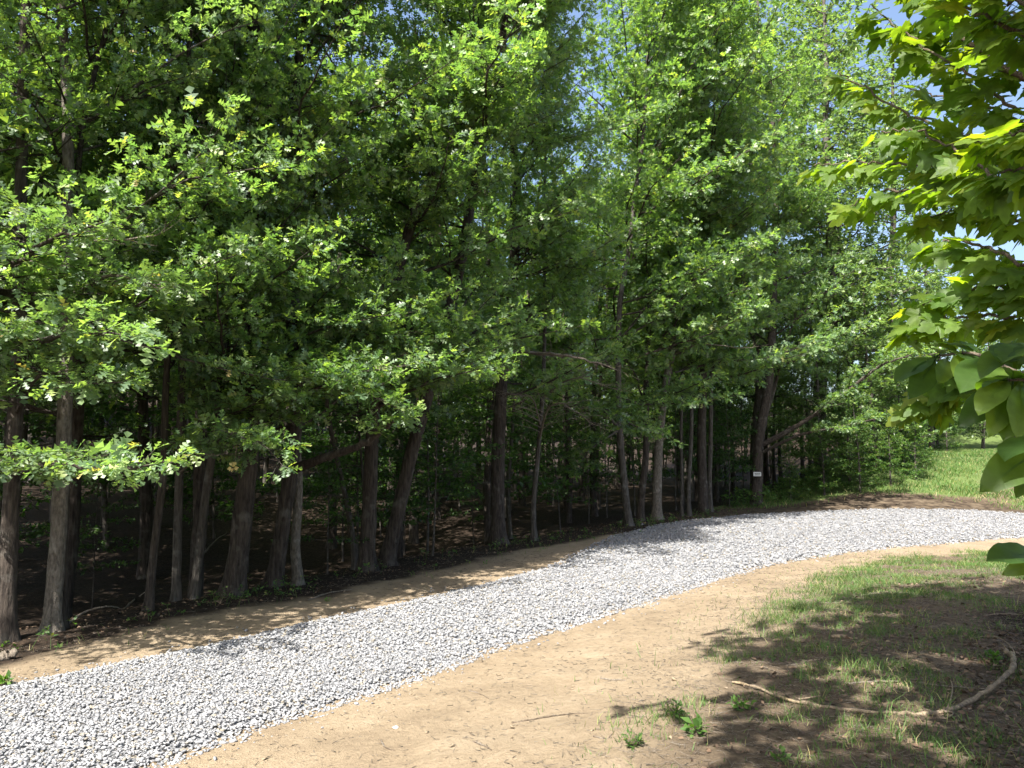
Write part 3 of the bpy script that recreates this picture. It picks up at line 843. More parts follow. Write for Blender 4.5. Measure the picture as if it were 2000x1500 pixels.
oak_tree((716, 1115), [(722, 980), (728, 830), (742, 700), (785, 500), (822, 390), (885, 265), (930, 200)], 34, 15, 'tall dark oak whose upper trunk sweeps right', nl=34, zlo=2.7, Lr=(1.2, 2.8), bs=0.9, group=FG)
oak_tree((754, 1105), [(775, 1010), (805, 880), (838, 760), (862, 660), (890, 560), (915, 430)], 32, 16, 'grey oak leaning strongly right beside the tall dark one', nl=34, zlo=2.7, Lr=(1.2, 2.8), bs=0.9, group=FG,
         boughs=[dict(p=[(850, 700, 14.2), (800, 640, 13.0), (760, 660, 12.2), (700, 640, 11.8)], r=0.04, step=0.13, sc=0.9, f0=0.2)])
oak_tree((973, 1064), [(972, 930), (977, 800), (984, 700), (1000, 560), (1010, 400)], 33, 17, 'thick upright oak with rough bark in the middle of the wood edge', nl=42, zlo=3.3, Lr=(1.4, 3.2), bs=0.95, group=FG, size=0.13,
         boughs=[dict(p=[(985, 690, 18.0), (1060, 690, 17.0), (1130, 700, 16.4), (1200, 720, 16.0)], r=0.05, step=0.2, sc=1.0, f0=0.2, bare=True),
                 dict(p=[(980, 720, 18.0), (930, 700, 16.6), (880, 690, 15.8), (820, 700, 15.2)], r=0.05, step=0.15, sc=0.9, f0=0.2)])
oak_tree((997, 1052), [(992, 960), (1000, 850), (1008, 700)], 10, 10, 'very thin pale stem just right of the thick upright oak', bark='bark_grey', nl=10, group=FG, zlo=3)
oak_tree((1043, 1056), [(1042, 980), (1050, 900), (1060, 760)], 12, 11, 'thin grey stem with a tangle of bare twigs', bark='bark_grey', nl=8, group=FG, zlo=5,
         boughs=[dict(p=[(1055, 850, 18.5), (1070, 800, 18.0), (1100, 790, 17.4), (1160, 830, 17.0)], r=0.03, step=0.12, sc=1.1, f0=0.1, bare=True),
                 dict(p=[(1056, 820, 18.5), (1040, 780, 18.0), (1010, 770, 17.6)], r=0.025, step=0.12, sc=1.0, f0=0.1, bare=True),
                 dict(p=[(1058, 780, 18.5), (1120, 740, 18.0), (1200, 760, 17.6)], r=0.025, step=0.12, sc=1.2, f0=0.1, bare=True)])
oak_tree((1228, 1028), [(1220, 950), (1212, 870), (1208, 760), (1210, 600)], 17, 17, 'grey trunk leaning left, first of the clump by the gravel bend', bark='bark_grey', leaf='oak', nl=28, zlo=3.4, Lr=(1.8, 3.4), group=FG, size=0.14, bs=1.25,
         boughs=[dict(p=[(1212, 830, 23.5), (1180, 800, 22.0), (1240, 830, 21.0), (1300, 850, 20.4)], r=0.05, step=0.16, sc=1.0, f0=0.2),
                 dict(p=[(1212, 850, 23.5), (1150, 880, 22.5), (1130, 920, 22.0)], r=0.04, step=0.16, sc=0.9, f0=0.2)])
oak_tree((1250, 1018), [(1255, 950), (1262, 880), (1262, 760), (1270, 600)], 16, 17, 'dark slim trunk in the clump by the gravel bend', nl=24, zlo=3.6, Lr=(1.8, 3.2), group=FG, size=0.14, bs=1.25)
oak_tree((1283, 1016), [(1284, 940), (1288, 850), (1300, 750), (1322, 640), (1335, 500)], 21, 19, 'pale smooth trunk leaning right, brightest of the clump by the bend', bark='bark_pale', nl=30, zlo=4.0, Lr=(1.8, 3.6), group=FG, size=0.14, bs=1.25,
         boughs=[dict(p=[(1318, 700, 26.0), (1340, 680, 25.0), (1380, 672, 24.4), (1470, 680, 23.6)], r=0.05, step=0.6, sc=0.3, f0=0.4, bare=True)])
oak_tree((1331, 1008), [(1332, 940), (1330, 850), (1334, 700)], 8, 13, 'hair thin stem right of the pale leaning trunk', bark='bark_grey', nl=10, zlo=5, group=FG, size=0.14, bs=1.25)
oak_tree((1346, 1009), [(1345, 950), (1350, 850), (1350, 700)], 10, 14, 'thin lit grey stem between the pale and the thick dark trunk', bark='bark_grey', nl=12, zlo=5, group=FG, size=0.14, bs=1.25)
oak_tree((1373, 1002), [(1372, 930), (1370, 850), (1375, 650)], 22, 18, 'thick dark trunk in shade left of the signed oak', nl=26, zlo=4.0, Lr=(1.8, 3.6), group=FG, size=0.14, bs=1.25)
oak_tree((1387, 1000), [(1386, 930), (1388, 850), (1390, 650)], 11, 16, 'straight grey stem touching the thick shaded trunk', bark='bark_grey', nl=14, zlo=5, group=FG, size=0.14, bs=1.25)
sign_root = oak_tree((1478, 988), [(1479, 930), (1484, 850), (1500, 760), (1508, 650), (1512, 500)], 24, 20, 'forked oak with a small white sign nailed to it', nl=36, zlo=5.0, Lr=(2.4, 4.6), group=FG, size=0.15, bs=1.25,
         boughs=[dict(p=[(1488, 870, 34.0), (1560, 830, 32.5), (1640, 775, 31.5), (1720, 715, 30.5), (1790, 690, 30.0)], r=0.12, step=0.4, sc=1.6, f0=0.35, sz=(-0.2, 0.5)),
                 dict(p=[(1490, 885, 34.0), (1560, 850, 32.0), (1650, 832, 31.0), (1730, 815, 30.0)], r=0.075, step=0.4, sc=1.3, f0=0.45, sz=(-0.3, 0.3)),
                 dict(p=[(1486, 840, 34.0), (1512, 760, 34.0), (1530, 690, 33.6), (1560, 600, 33.0)], r=0.12, step=0.5, sc=1.6, f0=0.4)])

# the small sign on that oak
sp = sign_root.location
sc_ = at(1479, 926, sp[1] - 0.36)
W2, H2 = 0.165, 0.088
import bmesh
def box_mesh(name, sx, sy, sz, bevel=0.0):
    bm = bmesh.new(); bmesh.ops.create_cube(bm, size=1.0)
    bmesh.ops.scale(bm, vec=(sx, sy, sz), verts=bm.verts)
    if bevel:
        bmesh.ops.bevel(bm, geom=bm.edges, offset=bevel, segments=2, affect='EDGES')
    m = bpy.data.meshes.new(name); bm.to_mesh(m); bm.free(); return m
sign = empty('tree_sign', sc_, 'small white sign nailed to the forked oak trunk', 'sign')
plate = link('plate', box_mesh('plate', 2 * W2, 0.012, 2 * H2, 0.004), M['white'], sign)
bagm = Bag()
for row, (zc, hh, spans) in enumerate([(0.022, 0.030, [(-0.11, -0.02), (-0.008, 0.055), (0.066, 0.115)]), (-0.028, 0.020, [(-0.10, 0.02), (0.032, 0.10)])]):
    for a, b in spans:
        V0 = np.array([(a, -0.009, zc - hh / 2), (b, -0.009, zc - hh / 2), (b, -0.009, zc + hh / 2), (a, -0.009, zc + hh / 2)])
        bagm.add(V0, [(0, 1, 2), (0, 2, 3)])
link('lettering', bagm.mesh('lettering'), M['ink'], plate)
for sx in (-1, 1):
    v, t = tube([(sx * 0.145, 0.01, 0.06), (sx * 0.145, -0.014, 0.06)], [0.006, 0.006], 8)
    b_ = Bag(); b_.add(v, t); link('nail', b_.mesh('nail'), M['ink'], sign)

# ------------------------------------------------------------------ trees deeper in the wood
def proto_tree(H, zlo, nl, Lr, r0, kind, size, K, leafm, bark, rise=0.2, lean=0.3, sec_step=0.34, twig_step=0.2, shape=0.5, sec_z=(-0.15, 0.4)):
    path = [np.zeros(3)]
    d = np.array([rng.normal() * 0.04, rng.normal() * 0.04, 1.0])
    while path[-1][2] < H:
        path.append(path[-1] + d * 1.5)
        d = np.array([d[0] * 0.8 + rng.normal() * 0.05 * lean / 0.3, d[1] * 0.8 + rng.normal() * 0.05 * lean / 0.3, 1.0])
    tb, Q, R = trunk_mesh(path, r0, (0, 0, 0), k=9)
    wood = Bag(); tips = []; dirs = []
    for q in range(nl):
        u = (q + rng.uniform()) / nl
        z = zlo + (H - zlo) * u
        j = int(np.argmin(np.abs(Q[:, 2] - z)))
        a = q * 2.4 + rng.normal() * 0.4
        h = np.array([math.cos(a), math.sin(a), rng.uniform(0.0, 0.4) + 0.7 * max(0, u - 0.5)])
        L = rng.uniform(*Lr) * (1 - shape * max(0, u - 0.45) / 0.55)
        t, dd = grow_limb(wood, Q[j], h, L, max(0.012, R[j] * 0.3), rise, sec_step=sec_step, twig_step=twig_step, k=5, sec_z=sec_z)
        tips.append(t); dirs.append(dd)
    tips = np.concatenate(tips); dirs = np.concatenate(dirs)
    me, n = leaf_mesh('crown', tips, dirs, (0, 0, 0), kind, K, size, lod=False)
    tm = tb.mesh('trunk', (0, 0, 0), True); wm = wood.mesh('branches')
    me.materials.append(M[leafm]); tm.materials.append(M[bark]); wm.materials.append(M[bark])
    return tm, wm, me, n

def set_tree(pr, name, loc, label, group, rz, sc):
    root = empty(name, loc, label, 'tree', group, rz, sc)
    link('trunk', pr[0], None, root); link('branches', pr[1], None, root); link('crown', pr[2], None, root)
    return root

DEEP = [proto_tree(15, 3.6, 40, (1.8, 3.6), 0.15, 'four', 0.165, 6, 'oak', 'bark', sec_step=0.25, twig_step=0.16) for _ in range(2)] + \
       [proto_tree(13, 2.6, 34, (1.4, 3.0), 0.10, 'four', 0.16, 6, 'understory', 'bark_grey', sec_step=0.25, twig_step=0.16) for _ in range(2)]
NEARP = [proto_tree(14, 3.2, 34, (1.4, 2.8), 0.12, 'oak', 0.14, 6, 'oak', 'bark', sec_step=0.26, twig_step=0.17) for _ in range(2)]
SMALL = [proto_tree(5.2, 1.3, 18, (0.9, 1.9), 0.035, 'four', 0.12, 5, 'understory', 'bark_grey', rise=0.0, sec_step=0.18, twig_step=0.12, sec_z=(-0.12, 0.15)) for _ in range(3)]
FINE = [proto_tree(22, 4.0, 80, (2.6, 4.8), 0.24, 'two', 0.19, 5, 'fine', 'bark_grey', sec_step=0.27, twig_step=0.17, shape=0.6) for _ in range(2)]
BUSHY = [proto_tree(12, 0.8, 54, (2.2, 3.8), 0.16, 'two', 0.22, 5, 'fine', 'bark_grey', sec_step=0.28, twig_step=0.18, shape=0.75),
         proto_tree(11, 0.8, 44, (2.0, 3.4), 0.14, 'two', 0.24, 5, 'understory', 'bark_grey', sec_step=0.3, twig_step=0.19, shape=0.7),
         proto_tree(11, 0.4, 44, (2.0, 3.4), 0.14, 'two', 0.24, 5, 'cover', 'bark_grey', sec_step=0.3, twig_step=0.19, shape=0.7)]

placed = []
front_xy = [(o.location.x, o.location.y) for o in bpy.data.objects if o.name.startswith('oak_tree')]
def free(xx, yy, dmin):
    for (a, b) in placed:
        if (a - xx) ** 2 + (b - yy) ** 2 < dmin * dmin:
            return False
    for (a, b) in front_xy:
        if (a - xx) ** 2 + (b - yy) ** 2 < 1.3 ** 2:
            return False
    return True
FRONT_NAMES = {'dark trunked oak cut': 'left edge oak', 'sunlit oak with': 'speckled oak', 'short thin dark': 'short thin trunk', 'slim brownish': 'slim pair', 'thick dark furrowed': 'furrowed oak',
               'dark leaning oak': 'limbed oak', 'tall dark oak': 'tall swept oak', 'grey oak leaning': 'leaning grey oak', 'thick upright': 'thick upright oak', 'thin grey stem': 'twiggy stem',
               'grey trunk leaning': 'bend clump', 'thick dark trunk': 'thick shaded trunk', 'forked oak': 'signed oak'}
ORD = ['nearest', 'second nearest', 'third nearest', 'fourth nearest', 'fifth nearest', 'sixth nearest', 'seventh nearest', 'eighth nearest', 'ninth nearest', 'tenth nearest', 'eleventh nearest', 'twelfth nearest',
       'thirteenth nearest', 'fourteenth nearest', 'fifteenth nearest', 'sixteenth nearest', 'seventeenth nearest', 'eighteenth nearest', 'nineteenth nearest', 'twentieth nearest']
def name_by_gap(roots, what):
    """labels that say between which front trees a tree shows and how near it stands"""
    fr = []
    for o in bpy.data.objects:
        if o.type == 'EMPTY' and o.name.startswith('oak_tree'):
            for k_, v_ in FRONT_NAMES.items():
                if o['label'].startswith(k_):
                    fr.append((float(project(np.array([list(o.location)]))[0][0]), v_))
    fr.sort()
    gaps = {}
    for o in roots:
        p_ = np.array([list(o.location)]); X_, Y_, F_ = project(p_); X_ = float(X_[0])
        if X_ < -40:
            o['label'] = what + ' standing outside the frame beyond the left edge oak'; continue
        li = [v for x_, v in fr if x_ <= X_]; ri = [v for x_, v in fr if x_ > X_]
        key = (li[-1] if li else None, ri[0] if ri else None)
        gaps.setdefault(key, []).append((float(F_[0]), o))
    for (l_, r_), arr in gaps.items():
        arr.sort(key=lambda t: t[0])
        for k_, (_, o) in enumerate(arr):
            where = f'between {l_} and {r_}' if l_ and r_ else (f'right of {l_}' if l_ else f'left of {r_}')
            o['label'] = f'{what} showing {where}, {ORD[min(k_, 19)]}'
def scatter_trees(protos, name, n, srange, dmin, label, group, scr, yr=(4, 75), xr=(-60, 22), tries=9000, margin=1500):
    made = 0; roots = []
    for _ in range(tries):
        if made >= n:
            break
        xx = rng.uniform(*xr); yy = rng.uniform(*yr)
        s = float(FOREST.side(np.array([xx]), np.array([yy]))[0])
        if not (srange[0] < s < srange[1]):
            continue
        zz = tz(xx, yy)
        px, py, f = project(np.array([[xx, yy, zz]]))
        if f[0] < 2 or px[0] < -margin - 2500 / f[0] or px[0] > 2100:
            continue
        if not free(xx, yy, dmin):
            continue
        placed.append((xx, yy))
        roots.append(set_tree(protos[int(rng.integers(len(protos)))], name, (xx, yy, zz - 0.05), label, group, rng.uniform(0, 6.28), rng.uniform(*scr)))
        made += 1
    name_by_gap(roots, label)
    return made
for k, (xx, yy) in enumerate([(-7.6, 7.0), (-8.8, 8.8), (-7.2, 10.2), (-10.6, 7.4), (-9.2, 11.6), (-12.4, 9.6), (-10.8, 14.0), (-7.4, 13.0), (-13.4, 13.0)]):  # unseen trees added left of the frame to shade the wood
    placed.append((xx, yy))
    set_tree(NEARP[k % 2], 'wood_tree', (xx, yy, tz(xx, yy) - 0.05), 'leafy tree standing outside the frame beyond the left edge oak', 'trees close behind the front row', k * 1.3, 1.15)
nA0 = scatter_trees(NEARP, 'wood_tree', 30, (3.0, 8), 1.9, 'leafy tree', 'trees close behind the front row', (0.8, 1.15))
nA = scatter_trees(DEEP, 'wood_tree', 62, (6, 18), 2.1, 'deep shade tree', 'shaded trees behind the front row', (0.85, 1.2))
nB = scatter_trees(DEEP, 'wood_tree', 60, (16, 46), 3.0, 'far thin trunk', 'far trees in the dark wood', (0.95, 1.4), margin=120)
nD = scatter_trees(BUSHY[1:2], 'wood_tree', 34, (18, 52), 4.0, 'far dense tree', 'dense trees at the back of the wood', (0.8, 1.5), margin=120)
for px_, py_, h_, rz_, lab in [(1150, 1022, 3.6, 0.4, 'sapling with bright sprays between the twiggy stem and the bend clump'), (1185, 1012, 4.2, 1.3, 'taller sapling just left of the bend clump'),
        (845, 1086, 3.4, 2.0, 'sapling catching light between the leaning oak and the thick upright oak'), (640, 1122, 2.2, 3.3, 'small sapling in shade left of the crooked stem'),
        (1425, 990, 4.0, 0.9, 'sapling left of the signed oak in half shade'), (1095, 1042, 3.2, 4.1, 'sapling right of the twiggy thin stem'),
        (925, 1064, 2.6, 5.0, 'low sapling leaning against the thick upright oak'), (180, 1188, 2.4, 1.9, 'sapling in the dark right of the speckled oak'), (1240, 1008, 4.6, 2.6, 'sapling behind the bend clump'), (1040, 1036, 3.8, 0.2, 'sapling behind the twiggy thin stem'), (1320, 996, 4.4, 3.7, 'sapling behind the hair thin stem'),
        (790, 1084, 3.0, 4.6, 'sapling behind the foot of the leaning grey oak'), (1390, 986, 4.8, 5.3, 'tall sapling behind the thick shaded trunk')]:
    g_ = ground_at(px_, py_)
    set_tree(SMALL[int(rz_ * 10) % 3], 'sapling', g_, lab, 'saplings at the wood edge', rz_, h_ / 5.2)
    placed.append((g_[0], g_[1]))
for px_, py_, h_, rz_, lab in [(1545, 978, 2.6, 0.3, 'low dark shrub right beside the signed oak'), (1610, 968, 3.4, 1.4, 'dark shrub under the long low limb'), (1680, 962, 3.6, 2.2, 'dense shrub at the wood edge before the grass'),
        (1740, 950, 3.2, 3.0, 'rounded shrub where the wood edge meets the grass'), (1790, 935, 3.4, 4.4, 'outermost shrub of the wood edge on the grass'), (1660, 945, 5.0, 5.1, 'taller shrub behind the dense one at the wood edge'), (1765, 915, 5.2, 0.8, 'taller shrub behind the outermost one'), (1850, 884, 4.0, 1.9, 'shrub closing the top of the grass bank')]:
    g_ = ground_at(px_, py_)
    set_tree(BUSHY[2], 'edge_shrub', g_, lab, 'shrubs closing the wood edge', rz_, h_ / 11)
    placed.append((g_[0], g_[1]))
nC = scatter_trees(SMALL, 'sapling', 44, (1.2, 20), 1.2, 'flat sprayed sapling', 'saplings under the big trees', (0.6, 1.15), yr=(9, 45), margin=50)
for k, (xx, yy, h, lab) in enumerate([(12.5, 40.0, 25.5, 'tall fine leaved tree rising behind the signed oak'), (16.5, 41.5, 28.0, 'tall pale green tree touching the sky gap at top'),
                                      (20.3, 45.5, 28.5, 'tall pale green tree beside the maple branch against the sky'), (8.5, 37.5, 24, 'tall fine leaved tree left of the signed oak'),
                                      (25.2, 51.5, 28.5, 'tall pale tree farthest right on the skyline'), (32.5, 60.0, 21.5, 'lower pale tree seen through the maple leaves')]):
    set_tree(FINE[k % 2], 'tall_tree', (xx, yy, tz(xx, yy) - 0.1), lab, 'tall pale trees at the bend', k * 1.7, h / 22.0)
for k, (xx, yy, h, lab) in enumerate([(15.0, 37.6, 9, 'low dark spreading tree right of the signed oak'), (18.6, 39.5, 10, 'low bushy tree drooping over the grass at the wood corner'),
                                      (21.5, 44.0, 10, 'bushy tree at the corner where the grass path turns'),
                                      (33, 68, 12, 'bushy tree behind the grass mound, nearest the wood'), (40, 72, 15, 'rounded tree beyond the grass mound, centre'),
                                      (47, 74, 16, 'rounded tree beyond the grass mound near the right edge'), (55, 76, 15, 'rounded tree beyond the mound, cut by the right edge'),
                                      (36, 80, 17, 'paler tree behind the others beyond the grass mound'),
                                      (30, 60, 9, 'round shrub at the back of the grass bank, nearest the wood'), (33.5, 61, 8, 'round shrub at the back of the grass bank, second from the wood'), (37, 61, 10, 'round shrub at the back of the grass bank, behind the shrub leaves'),
                                      (41, 62, 9, 'round shrub at the back of the grass bank near the right edge'), (45, 64, 10, 'round shrub at the back of the bank, cut by the right edge'), (27.5, 56, 7, 'drooping shrub where the wood meets the grass bank')]):
    set_tree(BUSHY[0], 'bushy_tree', (xx, yy, tz(xx, yy) - 0.1), lab, 'bushy trees round the grass path', k * 2.3, h / 12.0)

# ------------------------------------------------------------------ foreground maple at the right
def maple_outline():
    half = [(0.0, 0.0), (0.10, -0.06), (0.24, -0.16), (0.30, -0.08), (0.42, -0.12), (0.40, 0.02), (0.36, 0.10), (0.47, 0.16), (0.62, 0.28), (0.52, 0.32), (0.56, 0.44), (0.40, 0.42), (0.24, 0.40),
            (0.28, 0.56), (0.24, 0.68), (0.14, 0.70), (0.10, 0.84), (0.0, 1.0)]
    # x across, y along
    right = [(y_, x_) for x_, y_ in half]
    left = [(y_, -x_) for x_, y_ in half[1:-1]][::-1]
    return right + left
def maple_leaf_mesh(name, seed):
    r = np.random.default_rng(seed)
    O = np.array(maple_outline())
    O = O * (1 + r.normal(size=O.shape) * 0.03)
    c = np.array([[0.22, 0.0]])
    mid = c + (O - c) * 0.5
    P2 = np.concatenate([c, mid, O]); n = len(O)
    rr = np.linalg.norm(P2 - c, axis=1)
    zz = -0.16 * rr ** 2 + 0.05 * np.sin(np.arctan2(P2[:, 1], P2[:, 0] - 0.22) * 5 + r.uniform(0, 6)) * rr + 0.05 * np.abs(P2[:, 1])
    zz = zz - r.uniform(0.0, 0.18) * np.clip(P2[:, 0], 0, 1) ** 2
    V = np.c_[P2, zz]
    T = []
    for q in range(n):
        k = (q + 1) % n
        T += [(0, 1 + q, 1 + k), (1 + q, 1 + n + q, 1 + n + k), (1 + q, 1 + n + k, 1 + k)]
    V = V + np.array([0.45, 0, 0])
    T = np.array(T)[:, ::-1]
    v, t = tube([(0, 0, 0.06), (0.25, 0, 0.02), (0.47, 0, 0.0)], [0.014, 0.011, 0.011], 4)
    b = Bag(); b.add(V, T); b.add(v, t)
    return b
MAPLE = []; MAPLE_RAW = []
for s in range(5):
    mb_ = maple_leaf_mesh('leaf', 50 + s); MAPLE_RAW.append((np.concatenate(mb_.v), np.concatenate(mb_.t)))
    mm = mb_.mesh('leaf', smooth_shade=False); mm.materials.append(M['maple']); MAPLE.append(mm)
from mathutils import Matrix
def leaf_matrix(p, a, n, s):
    a = norm(np.asarray(a, float)); n = np.asarray(n, float); n = norm(n - a * (n @ a)); b = np.cross(n, a)
    return Matrix(((a[0] * s, b[0] * s, n[0] * s, p[0]), (a[1] * s, b[1] * s, n[1] * s, p[1]), (a[2] * s, b[2] * s, n[2] * s, p[2]), (0, 0, 0, 1)))

maple_base = np.array([3.6, -0.7, tz(3.6, -0.7)])
maple = empty('maple_tree', maple_base, 'maple reaching in from the right edge with big lobed leaves', 'tree')
mpath = [maple_base, maple_base + (-0.05, 0.05, 1.8), maple_base + (-0.25, 0.5, 3.4), maple_base + (-0.4, 1.0, 5.5), maple_base + (-0.4, 1.4, 8.0), maple_base + (-0.3, 1.6, 10.5)]
tb, Qm, Rm = trunk_mesh(mpath, 0.17, maple_base)
link('trunk', tb.mesh('trunk', maple_base, True), M['bark_grey'], maple)
mw = Bag()
BR = [  # boughs of the maple that show: photograph pixel, distance
    ([(2120, 190, 3.3), (2000, 150, 3.3), (1905, 92, 3.4), (1845, 40, 3.5), (1800, -30, 3.6), (1740, -60, 3.7)], 0.020, 14),
    ([(2150, 340, 3.0), (1960, 290, 3.3), (1860, 255, 3.5), (1780, 225, 3.7), (1690, 172, 3.9), (1635, 140, 4.0)], 0.011, 24),
    ([(2150, 420, 2.9), (1960, 350, 3.1), (1880, 300, 3.3), (1790, 255, 3.5), (1720, 260, 3.6)], 0.010, 20),
    ([(2150, 460, 2.9), (1970, 360, 3.2), (1860, 330, 3.5), (1760, 320, 3.8), (1660, 318, 4.0), (1590, 322, 4.1)], 0.011, 26),
    ([(2150, 500, 2.9), (1960, 390, 3.2), (1850, 378, 3.4), (1750, 372, 3.6), (1690, 385, 3.7), (1660, 405, 3.75)], 0.010, 22),
    ([(2150, 300, 3.1), (1980, 210, 3.3), (1900, 150, 3.4), (1830, 110, 3.5), (1760, 60, 3.6), (1700, 10, 3.7)], 0.010, 22),
    ([(2150, 120, 2.9), (1990, 60, 3.0), (1900, 20, 3.1), (1830, -20, 3.2)], 0.012, 18),
    ([(2150, 20, 2.8), (2020, 10, 2.9), (1950, -10, 3.0), (1880, -60, 3.0)], 0.012, 14),
    ([(2150, 600, 2.8), (2000, 520, 3.0), (1920, 480, 3.2), (1860, 470, 3.3), (1820, 480, 3.4)], 0.010, 20),
    ([(2150, 660, 2.8), (2000, 570, 3.0), (1900, 565, 3.2), (1830, 580, 3.3), (1780, 610, 3.4)], 0.009, 20),
    ([(2150, 700, 2.8), (2000, 620, 3.0), (1890, 620, 3.2), (1810, 630, 3.35), (1765, 645, 3.4)], 0.008, 18),
    ([(2150, 790, 2.9), (2000, 730, 3.2), (1900, 750, 3.4), (1840, 780, 3.5), (1780, 800, 3.6)], 0.008, 20),
    ([(2150, 760, 2.9), (2000, 690, 3.2), (1900, 720, 3.4), (1830, 750, 3.5), (1790, 750, 3.6)], 0.007, 14),
    ([(2150, 360, 3.3), (1980, 300, 3.6), (1880, 270, 3.9), (1800, 280, 4.1), (1740, 300, 4.2)], 0.008, 18),
    ([(2150, 330, 3.5), (1980, 230, 3.7), (1900, 200, 3.9), (1830, 190, 4.1), (1770, 170, 4.2)], 0.008, 16),
    ([(2150, 440, 3.3), (1990, 430, 3.5), (1900, 400, 3.7), (1830, 420, 3.8), (1790, 430, 3.9)], 0.008, 18),
    ([(2150, 240, 3.4), (2000, 120, 3.5), (1930, 90, 3.6), (1870, 90, 3.7)], 0.008, 16),
    ([(2150, 100, 3.3), (2000, 30, 3.4), (1930, 30, 3.5), (1850, 60, 3.6), (1790, 50, 3.7)], 0.008, 18),
    ([(2160, 260, 2.6), (2050, 250, 2.6), (1980, 260, 2.7), (1930, 270, 2.8)], 0.009, 14),
    ([(2160, 380, 2.5), (2050, 330, 2.6), (1990, 330, 2.7), (1940, 350, 2.8)], 0.009, 14),
]
n_single = 0
rest_bag = Bag()
LEAVES_M = []
for pts, r0, nleaf in BR:
    P = catmull([at(*p) for p in pts], 8)
    P = P + rng.normal(size=P.shape) * 0.006
    mw.add(*tube(P, np.linspace(r0, 0.0035, len(P)), 6))
    seg = np.concatenate([[0], np.cumsum(np.linalg.norm(np.diff(P, axis=0), axis=1))])
    q = -1
    fr = np.linspace(0.22, 1.0, nleaf)
    for f in fr:
        q += 1
        p = np.array([np.interp(f * seg[-1], seg, P[:, c]) for c in range(3)])
        j = min(len(P) - 2, int(np.searchsorted(seg, f * seg[-1])) - 1); j = max(j, 0)
        t = norm(P[j + 1] - P[j])
        for sgn in ((1, -1) if f < 0.995 else (0,)):
            a = rotz(t, sgn * rng.uniform(0.5, 1.3)); a[2] = a[2] * 0.5 - rng.uniform(0.1, 0.9)
            n_ = np.array([0, 0, 1.0]) + rng.normal(size=3) * 0.38 + np.array([-0.15, -rng.uniform(0.1, 1.1), 0])
            s = rng.uniform(0.095, 0.135)
            LEAVES_M.append((p, a, n_, s))
pos = np.array([q[0] for q in LEAVES_M]); px, py, f = project(pos)
score = np.array([q[3] for q in LEAVES_M]) / np.maximum(f, 0.5) * ((px < 2010) & (px > 1400) & (py > -10))
order = np.argsort(-score)
for rank, q in enumerate(order):
    p, a, n_, s = LEAVES_M[q]
    mt = leaf_matrix(p - maple_base, a, n_, s)
    if rank < 300:
        o = bpy.data.objects.new('leaf', MAPLE[rank % 5]); COL.objects.link(o); o.parent = maple
        o.matrix_local = mt
        n_single += 1
    else:
        rest_bag.add(MAPLE_RAW[rank % 5][0] @ np.array(mt.to_3x3()).T + np.array(mt.translation), MAPLE_RAW[rank % 5][1])
link('foliage', rest_bag.mesh('foliage'), M['maple_many'], maple, kind='stuff')
# limbs joining those boughs to the trunk, and the part of the crown above and beside the frame
tips = []; dirs = []
for q in range(175):
    z = rng.uniform(4.2, 10.4)
    j = int(np.argmin(np.abs(Qm[:, 2] - maple_base[2] - z)))
    a = rng.uniform(0, 2 * np.pi)
    h = np.array([math.cos(a) - 0.05, math.sin(a) + 0.45, 0]); h = norm(h); h[2] = rng.uniform(0.0, 0.35)
    Lm = rng.uniform(2.5, 5.6) * (1 - 0.4 * max(0, z - 6.5) / 3)
    for _ in range(6):
        en = Qm[j] + norm(h) * (Lm + 0.9); la = en - LDIR * ((en[2] - 0.0) / LDIR[2])
        if -float(GRASSE.side(np.array([la[0]]), np.array([la[1]]))[0]) < -0.1 and la[1] > 2.6:
            Lm *= 0.75
    if Lm < 0.9:
        continue
    t, dd = grow_limb(mw, Qm[j], h, Lm, max(0.02, Rm[j] * 0.32), 0.1, sec_step=0.36, twig_step=0.2)
    tips.append(t); dirs.append(dd)
tips = np.concatenate(tips); dirs = np.concatenate(dirs)
# crown shaped: tips dropped from the open view and where they shade bare earth
px, py, f = project(tips)
keep = ~((f > 0.1) & (px > -150) & (px < 2060) & (py > -90) & (py < 1600))
la = tips - LDIR * (tips[:, 2:3] / LDIR[2])
keep &= (-GRASSE.side(la[:, 0], la[:, 1]) > np.where(la[:, 1] > 5.6, -0.95, -0.4)) | (la[:, 1] < 2.6)
lp_x, lp_y, lp_f = project(pos)
for q in np.where((lp_x < 1830) & (lp_x > 1500))[0][::2]:          # openings in the crown that let the sun reach the outer boughs
    w_ = tips - pos[q]; al = w_ @ TOSUN
    keep &= np.linalg.norm(w_ - al[:, None] * TOSUN, axis=1) > 0.30
tips, dirs = tips[keep], dirs[keep]
lb = Bag(); lb.add(*place_leaves(*rosettes(tips, dirs, 5, 0.22), 'four'))
link('crown', lb.mesh('crown', maple_base), M['maple_far'], maple)
link('branches', mw.mesh('branches', maple_base, True), M['twig'], maple)

